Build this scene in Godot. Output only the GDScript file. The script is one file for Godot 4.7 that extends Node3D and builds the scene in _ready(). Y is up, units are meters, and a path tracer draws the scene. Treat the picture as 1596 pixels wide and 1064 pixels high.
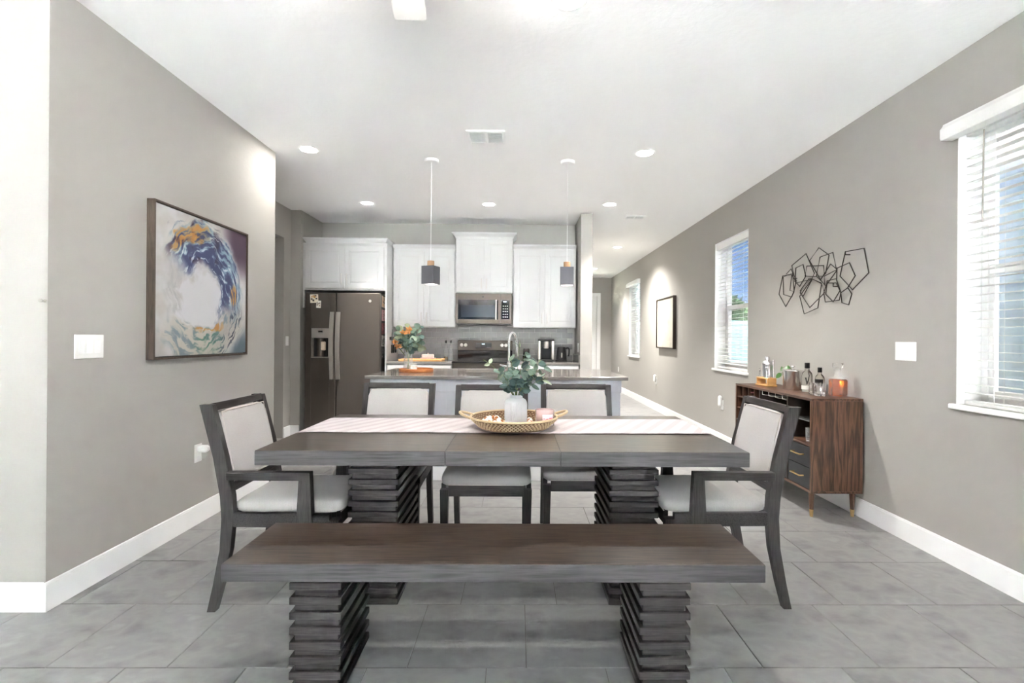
extends Node3D
# Dining area with kitchen behind. Room: x right, y up, -z into the picture; the camera stands at the origin.

const CEIL := 2.85
const XR := 2.44      # right wall face
const XL := -2.127    # left partition face
const ZB := -7.06     # kitchen back wall face

var M := {}
var used := {}
var rng := RandomNumberGenerator.new()

# ------------------------------------------------------------------ mesh builder
class MB:
	var v := PackedVector3Array()
	var n := PackedVector3Array()
	var uv := PackedVector2Array()
	var t := Transform3D()

	func tri(a: Vector3, b: Vector3, c: Vector3, na: Vector3, nb: Vector3, nc: Vector3, ua := Vector2.ZERO, ub := Vector2.ZERO, uc := Vector2.ZERO) -> void:
		a = t * a; b = t * b; c = t * c
		na = (t.basis * na).normalized(); nb = (t.basis * nb).normalized(); nc = (t.basis * nc).normalized()
		if (c - a).cross(b - a).dot(na + nb + nc) < 0.0:
			var q := b; b = c; c = q
			q = nb; nb = nc; nc = q
			var w := ub; ub = uc; uc = w
		v.append(a); v.append(b); v.append(c)
		n.append(na); n.append(nb); n.append(nc)
		uv.append(ua); uv.append(ub); uv.append(uc)

	func quad(a: Vector3, b: Vector3, c: Vector3, d: Vector3, nn: Vector3) -> void:
		tri(a, b, c, nn, nn, nn, Vector2(0, 0), Vector2(1, 0), Vector2(1, 1))
		tri(a, c, d, nn, nn, nn, Vector2(0, 0), Vector2(1, 1), Vector2(0, 1))

	func box(c: Vector3, s: Vector3, b := 0.0) -> void:
		var h := s * 0.5
		b = minf(b, minf(h.x, minf(h.y, h.z)) * 0.95)
		for i in 3:
			var j := (i + 1) % 3
			var k := (i + 2) % 3
			for sg in [-1.0, 1.0]:
				var p := []
				for q in [[-1.0, -1.0], [1.0, -1.0], [1.0, 1.0], [-1.0, 1.0]]:
					var x := Vector3.ZERO
					x[i] = sg * h[i]; x[j] = q[0] * (h[j] - b); x[k] = q[1] * (h[k] - b)
					p.append(c + x)
				var nn := Vector3.ZERO
				nn[i] = sg
				quad(p[0], p[1], p[2], p[3], nn)
			if b > 0.0:
				for sj in [-1.0, 1.0]:
					for sk in [-1.0, 1.0]:
						var e := []
						for q in [[0, -1.0], [0, 1.0], [1, 1.0], [1, -1.0]]:
							var x := Vector3.ZERO
							x[i] = q[1] * (h[i] - b)
							x[j] = sj * (h[j] - (b if q[0] == 1 else 0.0))
							x[k] = sk * (h[k] - (b if q[0] == 0 else 0.0))
							e.append(c + x)
						var nn := Vector3.ZERO
						nn[j] = sj * 0.7071; nn[k] = sk * 0.7071
						quad(e[0], e[1], e[2], e[3], nn)
		if b > 0.0:
			for sx in [-1.0, 1.0]:
				for sy in [-1.0, 1.0]:
					for sz in [-1.0, 1.0]:
						var g := Vector3(sx, sy, sz)
						var nn := g.normalized()
						tri(c + g * Vector3(h.x, h.y - b, h.z - b), c + g * Vector3(h.x - b, h.y, h.z - b), c + g * Vector3(h.x - b, h.y - b, h.z), nn, nn, nn)

	func span(a: Vector3, b: Vector3, bev := 0.0) -> void:   # box from corner to corner
		box((a + b) * 0.5, (b - a).abs(), bev)

	func lathe(prof: Array, seg := 24, c := Vector3.ZERO, sharp := 40.0) -> void:
		var ns := []
		for i in prof.size() - 1:
			var d: Vector2 = prof[i + 1] - prof[i]
			ns.append(Vector2(d.y, -d.x).normalized())
		for i in prof.size() - 1:
			var p: Vector2 = prof[i]
			var q: Vector2 = prof[i + 1]
			var na: Vector2 = ns[i]
			var nb: Vector2 = ns[i]
			if i > 0 and absf(rad_to_deg(ns[i - 1].angle_to(ns[i]))) < sharp:
				na = (ns[i - 1] + ns[i]).normalized()
			if i < ns.size() - 1 and absf(rad_to_deg(ns[i + 1].angle_to(ns[i]))) < sharp:
				nb = (ns[i + 1] + ns[i]).normalized()
			for k in seg:
				var a0 := TAU * k / seg
				var a1 := TAU * (k + 1) / seg
				var d0 := Vector3(cos(a0), 0, sin(a0))
				var d1 := Vector3(cos(a1), 0, sin(a1))
				var y := Vector3.UP
				var A := c + d0 * p.x + y * p.y
				var B := c + d1 * p.x + y * p.y
				var C := c + d1 * q.x + y * q.y
				var D := c + d0 * q.x + y * q.y
				var u0 := Vector2(float(k) / seg, 1.0 - float(i) / (prof.size() - 1))
				var u1 := Vector2(float(k + 1) / seg, 1.0 - float(i + 1) / (prof.size() - 1))
				if p.x > 1e-5:
					tri(A, B, C, d0 * na.x + y * na.y, d1 * na.x + y * na.y, d1 * nb.x + y * nb.y, u0, Vector2(u1.x, u0.y), u1)
				if q.x > 1e-5:
					tri(A, C, D, d0 * na.x + y * na.y, d1 * nb.x + y * nb.y, d0 * nb.x + y * nb.y, u0, u1, Vector2(u0.x, u1.y))

	func tube(path: Array, r: float, seg := 8, closed := false, r_end := -1.0) -> void:
		var m := path.size()
		var up := Vector3.UP
		var rings := []
		for i in m:
			var d: Vector3
			if closed:
				d = path[(i + 1) % m] - path[(i + m - 1) % m]
			else:
				d = path[mini(i + 1, m - 1)] - path[maxi(i - 1, 0)]
			d = d.normalized()
			if i == 0:
				up = Vector3.UP if absf(d.y) < 0.9 else Vector3.RIGHT
			var s := d.cross(up).normalized()
			up = s.cross(d).normalized()
			var rr := r if r_end < 0.0 else lerpf(r, r_end, float(i) / (m - 1))
			var ring := []
			for k in seg:
				var a := TAU * (k + 0.5) / seg
				var nn := s * cos(a) + up * sin(a)
				ring.append([path[i] + nn * rr, nn])
			rings.append(ring)
		for i in (m if closed else m - 1):
			var P: Array = rings[i]
			var Q: Array = rings[(i + 1) % m]
			for k in seg:
				var l := (k + 1) % seg
				tri(P[k][0], P[l][0], Q[l][0], P[k][1], P[l][1], Q[l][1])
				tri(P[k][0], Q[l][0], Q[k][0], P[k][1], Q[l][1], Q[k][1])
		if not closed:
			for e in [0, m - 1]:
				var nn: Vector3 = (path[0] - path[1]).normalized() if e == 0 else (path[m - 1] - path[m - 2]).normalized()
				for k in seg:
					tri(path[e], rings[e][k][0], rings[e][(k + 1) % seg][0], nn, nn, nn)

	func prism(poly: PackedVector2Array, z0: float, z1: float) -> void:   # outline in x, y pushed along z
		var ix := Geometry2D.triangulate_polygon(poly)
		for i in range(0, ix.size(), 3):
			for z in [z0, z1]:
				var nn := Vector3(0, 0, 1.0 if (z == z1) == (z1 > z0) else -1.0)
				tri(Vector3(poly[ix[i]].x, poly[ix[i]].y, z), Vector3(poly[ix[i + 1]].x, poly[ix[i + 1]].y, z), Vector3(poly[ix[i + 2]].x, poly[ix[i + 2]].y, z), nn, nn, nn)
		var area := 0.0
		for i in poly.size():
			area += poly[i].cross(poly[(i + 1) % poly.size()])
		var sg := 1.0 if area > 0.0 else -1.0
		for i in poly.size():
			var a := poly[i]
			var b := poly[(i + 1) % poly.size()]
			var d := (b - a).normalized()
			quad(Vector3(a.x, a.y, z0), Vector3(b.x, b.y, z0), Vector3(b.x, b.y, z1), Vector3(a.x, a.y, z1), Vector3(d.y, -d.x, 0) * sg)

	func loft(prof: Array, x0: float, x1: float, z0: float, z1: float, back := true) -> void:   # rectangles growing by prof.x at height prof.y; the back stays flat
		var rr := []
		for p in prof:
			var zb: float = z0 if back else z0 - p.x
			rr.append([Vector3(x0 - p.x, p.y, zb), Vector3(x1 + p.x, p.y, zb), Vector3(x1 + p.x, p.y, z1 + p.x), Vector3(x0 - p.x, p.y, z1 + p.x)])
		for i in rr.size() - 1:
			for k in 4:
				var l := (k + 1) % 4
				var a: Vector3 = rr[i][k]
				var b: Vector3 = rr[i][l]
				var c: Vector3 = rr[i + 1][l]
				var d: Vector3 = rr[i + 1][k]
				var nn := (b - a).cross(d - a)
				if nn.length() < 1e-9:
					nn = (c - b).cross(d - b)
				if nn.length() < 1e-9:
					continue
				var mid := (a + b + c + d) / 4.0 - Vector3((x0 + x1) / 2, (a.y + d.y) / 2, (z0 + z1) / 2)
				quad(a, b, c, d, nn.normalized() * (1.0 if nn.dot(mid) >= 0 else -1.0))
		quad(rr[0][0], rr[0][1], rr[0][2], rr[0][3], Vector3.DOWN)
		var e: Array = rr[rr.size() - 1]
		quad(e[0], e[1], e[2], e[3], Vector3.UP)

	func pillow(c: Vector3, s: Vector3, e1 := 0.4, e2 := 0.25, nu := 32, nv := 14) -> void:   # superellipsoid
		var pw := func(x: float, e: float) -> float: return signf(x) * pow(absf(x), e)
		var P := []
		for j in nv + 1:
			var b := -PI / 2 + PI * j / nv
			var row := []
			for i in nu + 1:
				var a := TAU * i / nu
				var cb: float = pw.call(cos(b), e1)
				var p := Vector3(s.x / 2 * cb * pw.call(cos(a), e2), s.y / 2 * pw.call(sin(b), e1), s.z / 2 * cb * pw.call(sin(a), e2))
				var nn := Vector3(pw.call(cos(b), 2 - e1) * pw.call(cos(a), 2 - e2) / s.x, pw.call(sin(b), 2 - e1) / s.y, pw.call(cos(b), 2 - e1) * pw.call(sin(a), 2 - e2) / s.z)
				if nn.length() < 1e-9:
					nn = Vector3(0, signf(sin(b)), 0)
				row.append([c + p, nn.normalized()])
			P.append(row)
		for j in nv:
			for i in nu:
				var A: Array = P[j][i]; var B: Array = P[j][i + 1]; var C: Array = P[j + 1][i + 1]; var D: Array = P[j + 1][i]
				if A[0].distance_to(B[0]) > 1e-6:
					tri(A[0], B[0], C[0], A[1], B[1], C[1])
				if C[0].distance_to(D[0]) > 1e-6:
					tri(A[0], C[0], D[0], A[1], C[1], D[1])

	func ball(c: Vector3, r: Vector3, seg := 12) -> void:
		pillow(c, r * 2.0, 1.0, 1.0, seg, seg / 2)

	func mesh() -> ArrayMesh:
		var a := []
		a.resize(Mesh.ARRAY_MAX)
		a[Mesh.ARRAY_VERTEX] = v
		a[Mesh.ARRAY_NORMAL] = n
		a[Mesh.ARRAY_TEX_UV] = uv
		var m := ArrayMesh.new()
		m.add_surface_from_arrays(Mesh.PRIMITIVE_TRIANGLES, a)
		return m

# ------------------------------------------------------------------ scene helpers
func numbered(called: String) -> String:
	if not used.has(called):
		used[called] = 0
		return called
	used[called] += 1
	return "%s_%03d" % [called, used[called]]

func thing(called: String, label: String, category: String, at := Vector3.ZERO, turn := 0.0, group := "") -> Node3D:
	var o := Node3D.new()
	o.name = numbered(called)
	add_child(o)
	o.position = at
	o.rotation.y = turn
	tag(o, label, category, group)
	return o

func tag(o: Node3D, label: String, category: String, group := "") -> void:
	o.set_meta("label", label)
	o.set_meta("category", category)
	if group != "":
		o.set_meta("group", group)

func part(parent: Node3D, called: String, mb, m: Material, at := Transform3D(), label := "") -> MeshInstance3D:
	var o := MeshInstance3D.new()
	o.name = called
	o.mesh = mb.mesh() if mb is MB else mb
	o.material_override = m
	o.transform = at
	parent.add_child(o, true)
	if label != "":
		o.set_meta("label", label)
	return o

func struct(called: String, mb, m: Material, label := "") -> MeshInstance3D:
	var o := MeshInstance3D.new()
	o.name = numbered(called)
	o.mesh = mb.mesh() if mb is MB else mb
	o.material_override = m
	add_child(o)
	o.set_meta("kind", "structure")
	if label != "":
		o.set_meta("label", label)
	return o

func bx(c: Vector3, s: Vector3, b := 0.0) -> MB:
	var m := MB.new()
	m.box(c, s, b)
	return m

func sp(a: Vector3, b: Vector3, bev := 0.0) -> MB:
	var m := MB.new()
	m.span(a, b, bev)
	return m

func lt(prof: Array, seg := 24, c := Vector3.ZERO) -> MB:
	var m := MB.new()
	m.lathe(prof, seg, c)
	return m

func tb(path: Array, r: float, seg := 8, closed := false, r_end := -1.0) -> MB:
	var m := MB.new()
	m.tube(path, r, seg, closed, r_end)
	return m

func V2(a: Array) -> Array:   # [[r, y], ...] to Vector2
	return a.map(func(p): return Vector2(p[0], p[1]))

func rod(a: Vector3, b: Vector3, r: float, seg := 10, r_end := -1.0) -> MB:
	return tb([a, b], r, seg, false, r_end)

func at(p: Vector3, turn := Vector3.ZERO, s := 1.0) -> Transform3D:
	return Transform3D(Basis.from_euler(turn).scaled(Vector3.ONE * s), p)

# ------------------------------------------------------------------ materials
func noise_tex(freq: float, sd: int, cols: Array, size := 512, oct := 4, warp := 0.0, kind := FastNoiseLite.TYPE_SIMPLEX_SMOOTH) -> NoiseTexture2D:
	var f := FastNoiseLite.new()
	f.noise_type = kind
	f.seed = sd
	f.frequency = freq
	f.fractal_octaves = oct
	if warp > 0.0:
		f.domain_warp_enabled = true
		f.domain_warp_amplitude = warp
		f.domain_warp_frequency = freq * 0.6
	var x := NoiseTexture2D.new()
	x.width = size
	x.height = size
	x.seamless = true
	x.noise = f
	if cols.size() > 0:
		var g := Gradient.new()
		var offs := PackedFloat32Array()
		var cc := PackedColorArray()
		for k in cols.size():
			offs.append(float(k) / (cols.size() - 1))
			cc.append(cols[k])
		g.offsets = offs
		g.colors = cc
		x.color_ramp = g
	return x

func mat(called: String, c: Color, rough := 0.6, metal := 0.0, spec := 0.5) -> StandardMaterial3D:
	var m := StandardMaterial3D.new()
	m.resource_name = called
	m.albedo_color = c
	m.roughness = rough
	m.metallic = metal
	m.metallic_specular = spec
	M[called] = m
	return m

func textured(called: String, tex: Texture2D, scale: Vector3, rough := 0.6, world := false, metal := 0.0) -> StandardMaterial3D:
	var m := mat(called, Color.WHITE, rough, metal)
	m.albedo_texture = tex
	m.uv1_triplanar = true
	m.uv1_world_triplanar = world
	m.uv1_triplanar_sharpness = 8.0
	m.uv1_scale = scale
	return m

func bump(m: StandardMaterial3D, tex: Texture2D, cm: float) -> void:
	m.heightmap_enabled = true
	m.heightmap_texture = tex
	m.heightmap_scale = cm

func rgb(r: int, g: int, b: int, a := 1.0) -> Color:
	return Color(r / 255.0, g / 255.0, b / 255.0, a)

func glow(called: String, c: Color, e: float) -> StandardMaterial3D:
	var m := mat(called, c, 0.5)
	m.emission_enabled = true
	m.emission = c
	m.emission_energy_multiplier = e
	return m

func glassy(called: String, c: Color, rough := 0.02) -> StandardMaterial3D:
	var m := mat(called, c, rough)
	m.transparency = BaseMaterial3D.TRANSPARENCY_ALPHA
	return m

func solid_glass(called: String, c: Color, scale := 0.05) -> StandardMaterial3D:
	var m := mat(called, c, 0.02)
	m.refraction_enabled = true
	m.refraction_scale = scale
	return m

func make_materials() -> void:
	var fine := noise_tex(0.03, 11, [rgb(128, 128, 128), rgb(255, 255, 255)], 256, 3)
	var grain := noise_tex(0.02, 5, [rgb(45, 42, 41), rgb(56, 53, 52), rgb(67, 63, 62), rgb(50, 47, 46)], 512, 5)
	var grain_top := noise_tex(0.02, 9, [rgb(28, 20, 16), rgb(50, 40, 34), rgb(76, 62, 53), rgb(37, 29, 24), rgb(67, 54, 46)], 512, 5)
	mat("wall_paint", rgb(172, 169, 164), 0.75, 0.0, 0.35)
	bump(M.wall_paint, noise_tex(0.05, 21, [], 256, 3), 0.05)
	M.wall_paint.uv1_triplanar = true; M.wall_paint.uv1_world_triplanar = true; M.wall_paint.uv1_scale = Vector3.ONE * 1.6
	mat("ceiling_paint", rgb(250, 250, 250), 0.85, 0.0, 0.2)
	bump(M.ceiling_paint, noise_tex(0.03, 22, [rgb(0, 0, 0), rgb(30, 30, 30), rgb(220, 220, 220), rgb(255, 255, 255)], 512, 4), 0.06)
	M.ceiling_paint.uv1_triplanar = true; M.ceiling_paint.uv1_world_triplanar = true; M.ceiling_paint.uv1_scale = Vector3.ONE * 1.2
	mat("trim_white", rgb(245, 245, 245), 0.45)
	mat("cabinet_white", rgb(202, 202, 202), 0.4)
	mat("island_white", rgb(178, 181, 189), 0.5)
	mat("plastic_white", rgb(240, 240, 238), 0.35)
	mat("plastic_grey", rgb(160, 157, 150), 0.4)
	mat("grout", rgb(118, 115, 112), 0.9)
	for k in 4:
		var cols := [rgb(114, 113, 113), rgb(132, 131, 131), rgb(144, 143, 142), rgb(136, 135, 135), rgb(152, 151, 151)]
		textured("tile_%d" % k, noise_tex(0.006, 31 + k, cols, 512, 6, 30.0), Vector3(1.1, 1.1, 1.5), 0.36, true)
		M["tile_%d" % k].uv1_offset = Vector3(k * 0.37, 0, k * 0.61)
		M["tile_%d" % k].metallic_specular = 0.45
	textured("wood_x", grain, Vector3(0.5, 9, 9), 0.55)
	textured("wood_y", grain, Vector3(9, 0.5, 9), 0.55)
	textured("wood_z", grain, Vector3(9, 9, 0.5), 0.55)
	for k in ["wood_x", "wood_y", "wood_z"]:
		M[k].metallic_specular = 0.35
	textured("edge_wood", noise_tex(0.02, 6, [rgb(58, 56, 57), rgb(72, 70, 71), rgb(84, 82, 83), rgb(65, 63, 64)], 512, 5), Vector3(0.35, 7, 7), 0.5)
	M.edge_wood.metallic_specular = 0.35
	textured("table_wood", grain_top, Vector3(0.25, 6, 4.5), 0.3)
	textured("bench_wood", grain_top, Vector3(0.25, 6, 4.5), 0.32)
	for k in ["table_wood", "bench_wood"]:
		M[k].clearcoat_enabled = true
		M[k].clearcoat = 0.5
		M[k].clearcoat_roughness = 0.27
	var linen := noise_tex(0.12, 41, [rgb(160, 156, 154), rgb(180, 176, 174), rgb(170, 166, 164)], 256, 3)
	textured("linen", linen, Vector3(6, 6, 6), 0.9)
	M.linen.rim_enabled = true; M.linen.rim = 0.3
	mat("piping", rgb(190, 183, 176), 0.85)
	var walnut := noise_tex(0.008, 51, [rgb(30, 19, 14), rgb(70, 46, 34), rgb(104, 73, 55), rgb(56, 36, 27), rgb(108, 77, 58), rgb(80, 54, 40), rgb(36, 23, 17)], 1024, 6, 18.0)
	textured("walnut_y", walnut, Vector3(1.25, 0.11, 1.25), 0.4)
	textured("walnut_z", walnut, Vector3(1.25, 1.25, 0.11), 0.36)
	mat("walnut_dark", rgb(34, 23, 17), 0.5)
	mat("charcoal_paint", rgb(46, 48, 52), 0.5)
	mat("brass", rgb(196, 165, 116), 0.32, 1.0)
	mat("steel", rgb(225, 224, 222), 0.24, 1.0)
	mat("chrome", rgb(230, 232, 235), 0.07, 1.0)
	mat("brushed", rgb(205, 200, 195), 0.33, 1.0)
	mat("slate_steel", rgb(90, 83, 77), 0.38, 0.6)
	mat("slate_dark", rgb(50, 46, 44), 0.5, 0.3)
	mat("black_glass", rgb(12, 13, 16), 0.06)
	mat("black_plastic", rgb(20, 20, 21), 0.35)
	mat("black_metal", rgb(58, 54, 50), 0.4, 0.7)
	mat("dark_grey", rgb(88, 88, 92), 0.65)
	textured("island_stone", noise_tex(0.2, 61, [rgb(108, 104, 102), rgb(126, 122, 119), rgb(118, 114, 111)], 256, 2), Vector3(3, 3, 3), 0.1)
	textured("subway", noise_tex(0.01, 62, [rgb(140, 139, 140), rgb(152, 151, 152)], 128, 2), Vector3(2, 2, 2), 0.14, true)
	textured("light_wood", noise_tex(0.02, 63, [rgb(190, 140, 85), rgb(214, 166, 108), rgb(200, 150, 95)], 256, 4), Vector3(1, 12, 12), 0.5)
	textured("honey_wood", noise_tex(0.02, 64, [rgb(150, 88, 45), rgb(186, 118, 66), rgb(166, 100, 54)], 256, 4), Vector3(1.5, 14, 14), 0.45)
	mat("oak_cap", rgb(186, 146, 112), 0.55)
	mat("concrete", rgb(92, 92, 98), 0.75)
	textured("rattan", noise_tex(0.06, 65, [rgb(160, 134, 102), rgb(196, 172, 138), rgb(178, 152, 118)], 256, 3), Vector3(9, 9, 9), 0.6)
	textured("rattan_dark", noise_tex(0.06, 66, [rgb(92, 66, 42), rgb(128, 96, 64)], 256, 3), Vector3(9, 9, 9), 0.65)
	var weave := Image.create(128, 128, false, Image.FORMAT_RGB8)
	for y in 128:
		for x in 128:
			var band := 0.5 + 0.5 * sin(TAU * (x + y * 2.0) / 128.0)
			var thread := 0.012 * (((x * 7 + y * 13) % 5) - 2)
			weave.set_pixel(x, y, rgb(182, 172, 174).lerp(rgb(194, 186, 187), smoothstep(0.25, 0.6, band)) + Color(thread, thread, thread))
	textured("runner_cloth", ImageTexture.create_from_image(weave), Vector3(11, 4, 3), 0.9)
	mat("ceramic", rgb(182, 183, 186), 0.5)
	for k in 4:
		var lc: Color = [rgb(86, 108, 97), rgb(108, 128, 114), rgb(62, 86, 82), rgb(126, 138, 114)][k]
		mat("leaf_%d" % k, lc, 0.55)
		M["leaf_%d" % k].backlight_enabled = true
		M["leaf_%d" % k].backlight = lc.darkened(0.5)
	mat("pothos", rgb(62, 108, 44), 0.35)
	mat("stem_green", rgb(96, 110, 62), 0.6)
	mat("orange_petal", rgb(188, 132, 78), 0.7)
	mat("cream", rgb(238, 234, 226), 0.5)
	mat("wax", rgb(246, 243, 238), 0.5)
	mat("pink_plate", rgb(236, 212, 208), 0.35)
	glassy("pane", Color(0.95, 1.0, 1.0, 0.03))
	glassy("clear_glass", Color(0.96, 0.98, 0.98, 0.10))
	glassy("pink_glass", Color(0.93, 0.82, 0.82, 0.35), 0.1)
	solid_glass("crystal", Color(1, 1, 1, 0.02))
	solid_glass("whiskey", Color(0.88, 0.43, 0.09, 0.03), 0.035)
	solid_glass("gin", Color(0.97, 0.97, 0.95, 0.02), 0.035)
	glow("lamp_lens", Color(1.0, 0.985, 0.95), 0.9)
	glow("lamp_globe", Color(1.0, 0.97, 0.92), 0.25)
	glow("display", rgb(190, 215, 235), 0.06)

# ------------------------------------------------------------------ build
func _ready() -> void:
	rng.seed = 7
	# camera: level, principal point a little off centre
	var cam := Camera3D.new()
	cam.name = "camera"
	cam.projection = Camera3D.PROJECTION_FRUSTUM
	cam.near = 0.05
	cam.far = 200.0
	cam.size = 2.0 * cam.near * 532.0 / 781.0
	cam.frustum_offset = Vector2(-18.0, -4.5) * cam.near / 781.0
	cam.position = Vector3(0, 1.245, 0)
	cam.rotation_degrees = Vector3(0, -0.65, 0.42)
	add_child(cam)
	cam.current = true
	# sky and exposure
	var sky_mat := ProceduralSkyMaterial.new()
	sky_mat.sky_top_color = rgb(48, 98, 172)
	sky_mat.sky_horizon_color = rgb(140, 178, 216)
	sky_mat.sky_curve = 0.09
	sky_mat.ground_horizon_color = rgb(190, 200, 200)
	sky_mat.ground_bottom_color = rgb(120, 125, 110)
	var sky := Sky.new()
	sky.sky_material = sky_mat
	var env := Environment.new()
	env.background_mode = Environment.BG_SKY
	env.sky = sky
	env.background_energy_multiplier = SKY
	env.tonemap_mode = Environment.TONE_MAPPER_LINEAR
	env.tonemap_exposure = EXPO
	env.sdfgi_enabled = true
	env.ssao_enabled = true
	env.ssil_enabled = true
	var we := WorldEnvironment.new()
	we.name = "environment"
	we.environment = env
	add_child(we)
	# the sun stands behind the camera, over the patio
	var sun := DirectionalLight3D.new()
	sun.name = "sun"
	sun.light_energy = SUN
	sun.light_color = Color(0.93, 0.967, 1.0)
	sun.light_angular_distance = 0.6
	sun.shadow_enabled = true
	sun.basis = Basis.looking_at(Vector3(-0.35, -0.75, -0.55))
	add_child(sun)

	make_materials()
	shell()
	outdoors()
	windows()
	ceiling_fittings()
	dining()
	kitchen()
	bar()
	wall_things()

const SKY := 0.045
const EXPO := 38.5
const SUN := 10.0
const CAN := 0.042
const FAN := 0.032

# ------------------------------------------------------------------ shell
func shell() -> void:
	var floor_ := struct("floor", sp(Vector3(-6.1, -0.15, -13.25), Vector3(2.64, -0.004, 7.75)), M.grout, "grey tiled floor")
	var pitch := 0.451
	var g := 0.004
	var shape := bx(Vector3(0, -0.006, 0), Vector3(pitch - g, 0.012, pitch - g), 0.0012).mesh()
	for k in range(-4, 12):
		var z0 := -1.897 - pitch * k
		var zc := z0 - pitch / 2
		var xmin := -4.3 if zc > -2.6 else -3.0
		var phase := fposmod(0.041 + 0.1505 * k, pitch)
		var i := floori((xmin - phase) / pitch)
		while phase + i * pitch < 2.46:
			var x0 := phase + i * pitch
			part(floor_, "tile", shape, M["tile_%d" % rng.randi_range(0, 3)], at(Vector3(x0 + pitch / 2, rng.randf_range(-0.0004, 0.0004), zc)))
			i += 1
	# beyond the rows that can be told apart the same tiles run on as one surface
	var far_ := sp(Vector3(0.9, -0.05, -13.25), Vector3(2.5, 0.0, -1.897 - pitch * 12))
	far_.span(Vector3(-4.3, -0.05, -7.1), Vector3(-3.0 - 0.02, 0.0, -4.4))
	far_.span(Vector3(-6.1, -0.05, -0.09), Vector3(2.5, 0.0, 7.7))
	far_.span(Vector3(-6.1, -0.05, -2.35), Vector3(-4.78, 0.0, -0.09))
	part(floor_, "tile_field", far_, M.tile_1).set_meta("kind", "stuff")

	struct("ceiling", sp(Vector3(-6.1, CEIL, -13.25), Vector3(2.64, CEIL + 0.15, 7.75)), M.ceiling_paint)
	# right wall, three windows
	var w := MB.new()
	var zs := [7.75, -1.86, -2.76, -5.29, -6.19, -10.04, -10.98, -13.25]
	for k in range(0, 7):
		if k % 2 == 0:
			w.span(Vector3(XR, 0, zs[k]), Vector3(2.64, CEIL, zs[k + 1]))
		else:
			w.span(Vector3(XR, 0, zs[k]), Vector3(2.64, 0.90, zs[k + 1]))
			w.span(Vector3(XR, 2.43, zs[k]), Vector3(2.64, CEIL, zs[k + 1]))
	struct("wall_right", w, M.wall_paint)
	w = sp(Vector3(-2.88, 0, -4.40), Vector3(XL, CEIL, -2.29))
	struct("wall_left", w, M.wall_paint)
	struct("wall_left_return", sp(Vector3(-6.1, 0, -2.41), Vector3(-2.88, CEIL, -2.29)), M.wall_paint)
	w = sp(Vector3(-3.0, 0, -5.25), Vector3(-2.88, CEIL, -4.40))
	w.span(Vector3(-3.0, 2.465, -6.19), Vector3(-2.88, CEIL, -5.25))
	w.span(Vector3(-3.0, 0, -6.37), Vector3(-2.88, CEIL, -6.19))
	w.span(Vector3(-3.0, 0, ZB), Vector3(-2.755, CEIL, -6.37))
	struct("wall_pantry", w, M.wall_paint)
	w = sp(Vector3(-4.3, 0, ZB), Vector3(-4.2, CEIL, -4.40))
	w.span(Vector3(-4.3, 0, -4.40), Vector3(-2.88, CEIL, -4.28))
	struct("wall_pantry_far", w, M.wall_paint)
	struct("wall_kitchen", sp(Vector3(-4.3, 0, ZB - 0.12), Vector3(0.80, CEIL, ZB)), M.wall_paint)
	struct("wall_stub", sp(Vector3(0.80, 0, -13.25), Vector3(0.95, CEIL, -6.41)), M.wall_paint)
	w = sp(Vector3(0.95, 0, -13.25), Vector3(1.15, CEIL, -13.08))
	w.span(Vector3(1.15, 2.38, -13.25), Vector3(2.07, CEIL, -13.08))
	w.span(Vector3(2.07, 0, -13.25), Vector3(2.64, CEIL, -13.08))
	struct("wall_hall", w, M.wall_paint)
	# behind the camera: the living room with its wide sliding door to the patio
	w = sp(Vector3(-6.1, 0, 7.6), Vector3(-2.6, CEIL, 7.75))
	w.span(Vector3(2.2, 0, 7.6), Vector3(2.64, CEIL, 7.75))
	w.span(Vector3(-2.6, 2.45, 7.6), Vector3(2.2, CEIL, 7.75))
	struct("wall_rear", w, M.wall_paint)
	struct("wall_living", sp(Vector3(-6.2, 0, -2.41), Vector3(-6.1, CEIL, 7.75)), M.wall_paint)
	var fr := MB.new()
	for x in [-2.57, -0.99, 0.59, 2.17]:
		fr.box(Vector3(x, 1.22, 7.67), Vector3(0.06, 2.44, 0.07), 0.003)
	fr.box(Vector3(-0.2, 2.42, 7.67), Vector3(4.8, 0.06, 0.07), 0.003)
	fr.box(Vector3(-0.2, 0.02, 7.67), Vector3(4.8, 0.04, 0.07), 0.003)
	var sd := struct("door_2", fr, M.trim_white, "wide white framed sliding glass door")
	for x in [-1.78, -0.2, 1.38]:
		part(sd, "pane", bx(Vector3(x, 1.22, 7.67), Vector3(1.52, 2.34, 0.006)), M.pane)
	# baseboards
	var bb := func(called: String, spans: Array) -> void:
		var m := MB.new()
		for s in spans:
			var a := Vector3(s[0], 0, s[1])
			var b := Vector3(s[2], 0.118, s[3])
			m.span(a, b)
			m.box(Vector3((s[0] + s[2]) / 2, 0.124, (s[1] + s[3]) / 2), Vector3(absf(s[2] - s[0]) - (0.006 if absf(s[2] - s[0]) < 0.03 else 0.0), 0.014, absf(s[3] - s[1]) - (0.006 if absf(s[3] - s[1]) < 0.03 else 0.0)), 0.003)
		struct(called, m, M.trim_white)
	bb.call("baseboard_right", [[XR - 0.016, -13.08, XR, 7.6]])
	bb.call("baseboard_left", [[XL, -4.416, XL + 0.016, -2.274], [-6.1, -2.29, XL, -2.274], [-2.88, -4.416, XL, -4.40]])
	bb.call("baseboard_pantry", [[-2.88, -5.25, -2.864, -4.416], [-2.88, -6.354, -2.864, -6.19], [-2.88, -6.37, -2.755, -6.354]])
	bb.call("baseboard_stub", [[0.80, -6.41, 0.966, -6.394], [0.95, -13.08, 0.966, -6.41]])
	# front door at the end of the hall
	var d := MB.new()
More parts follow.
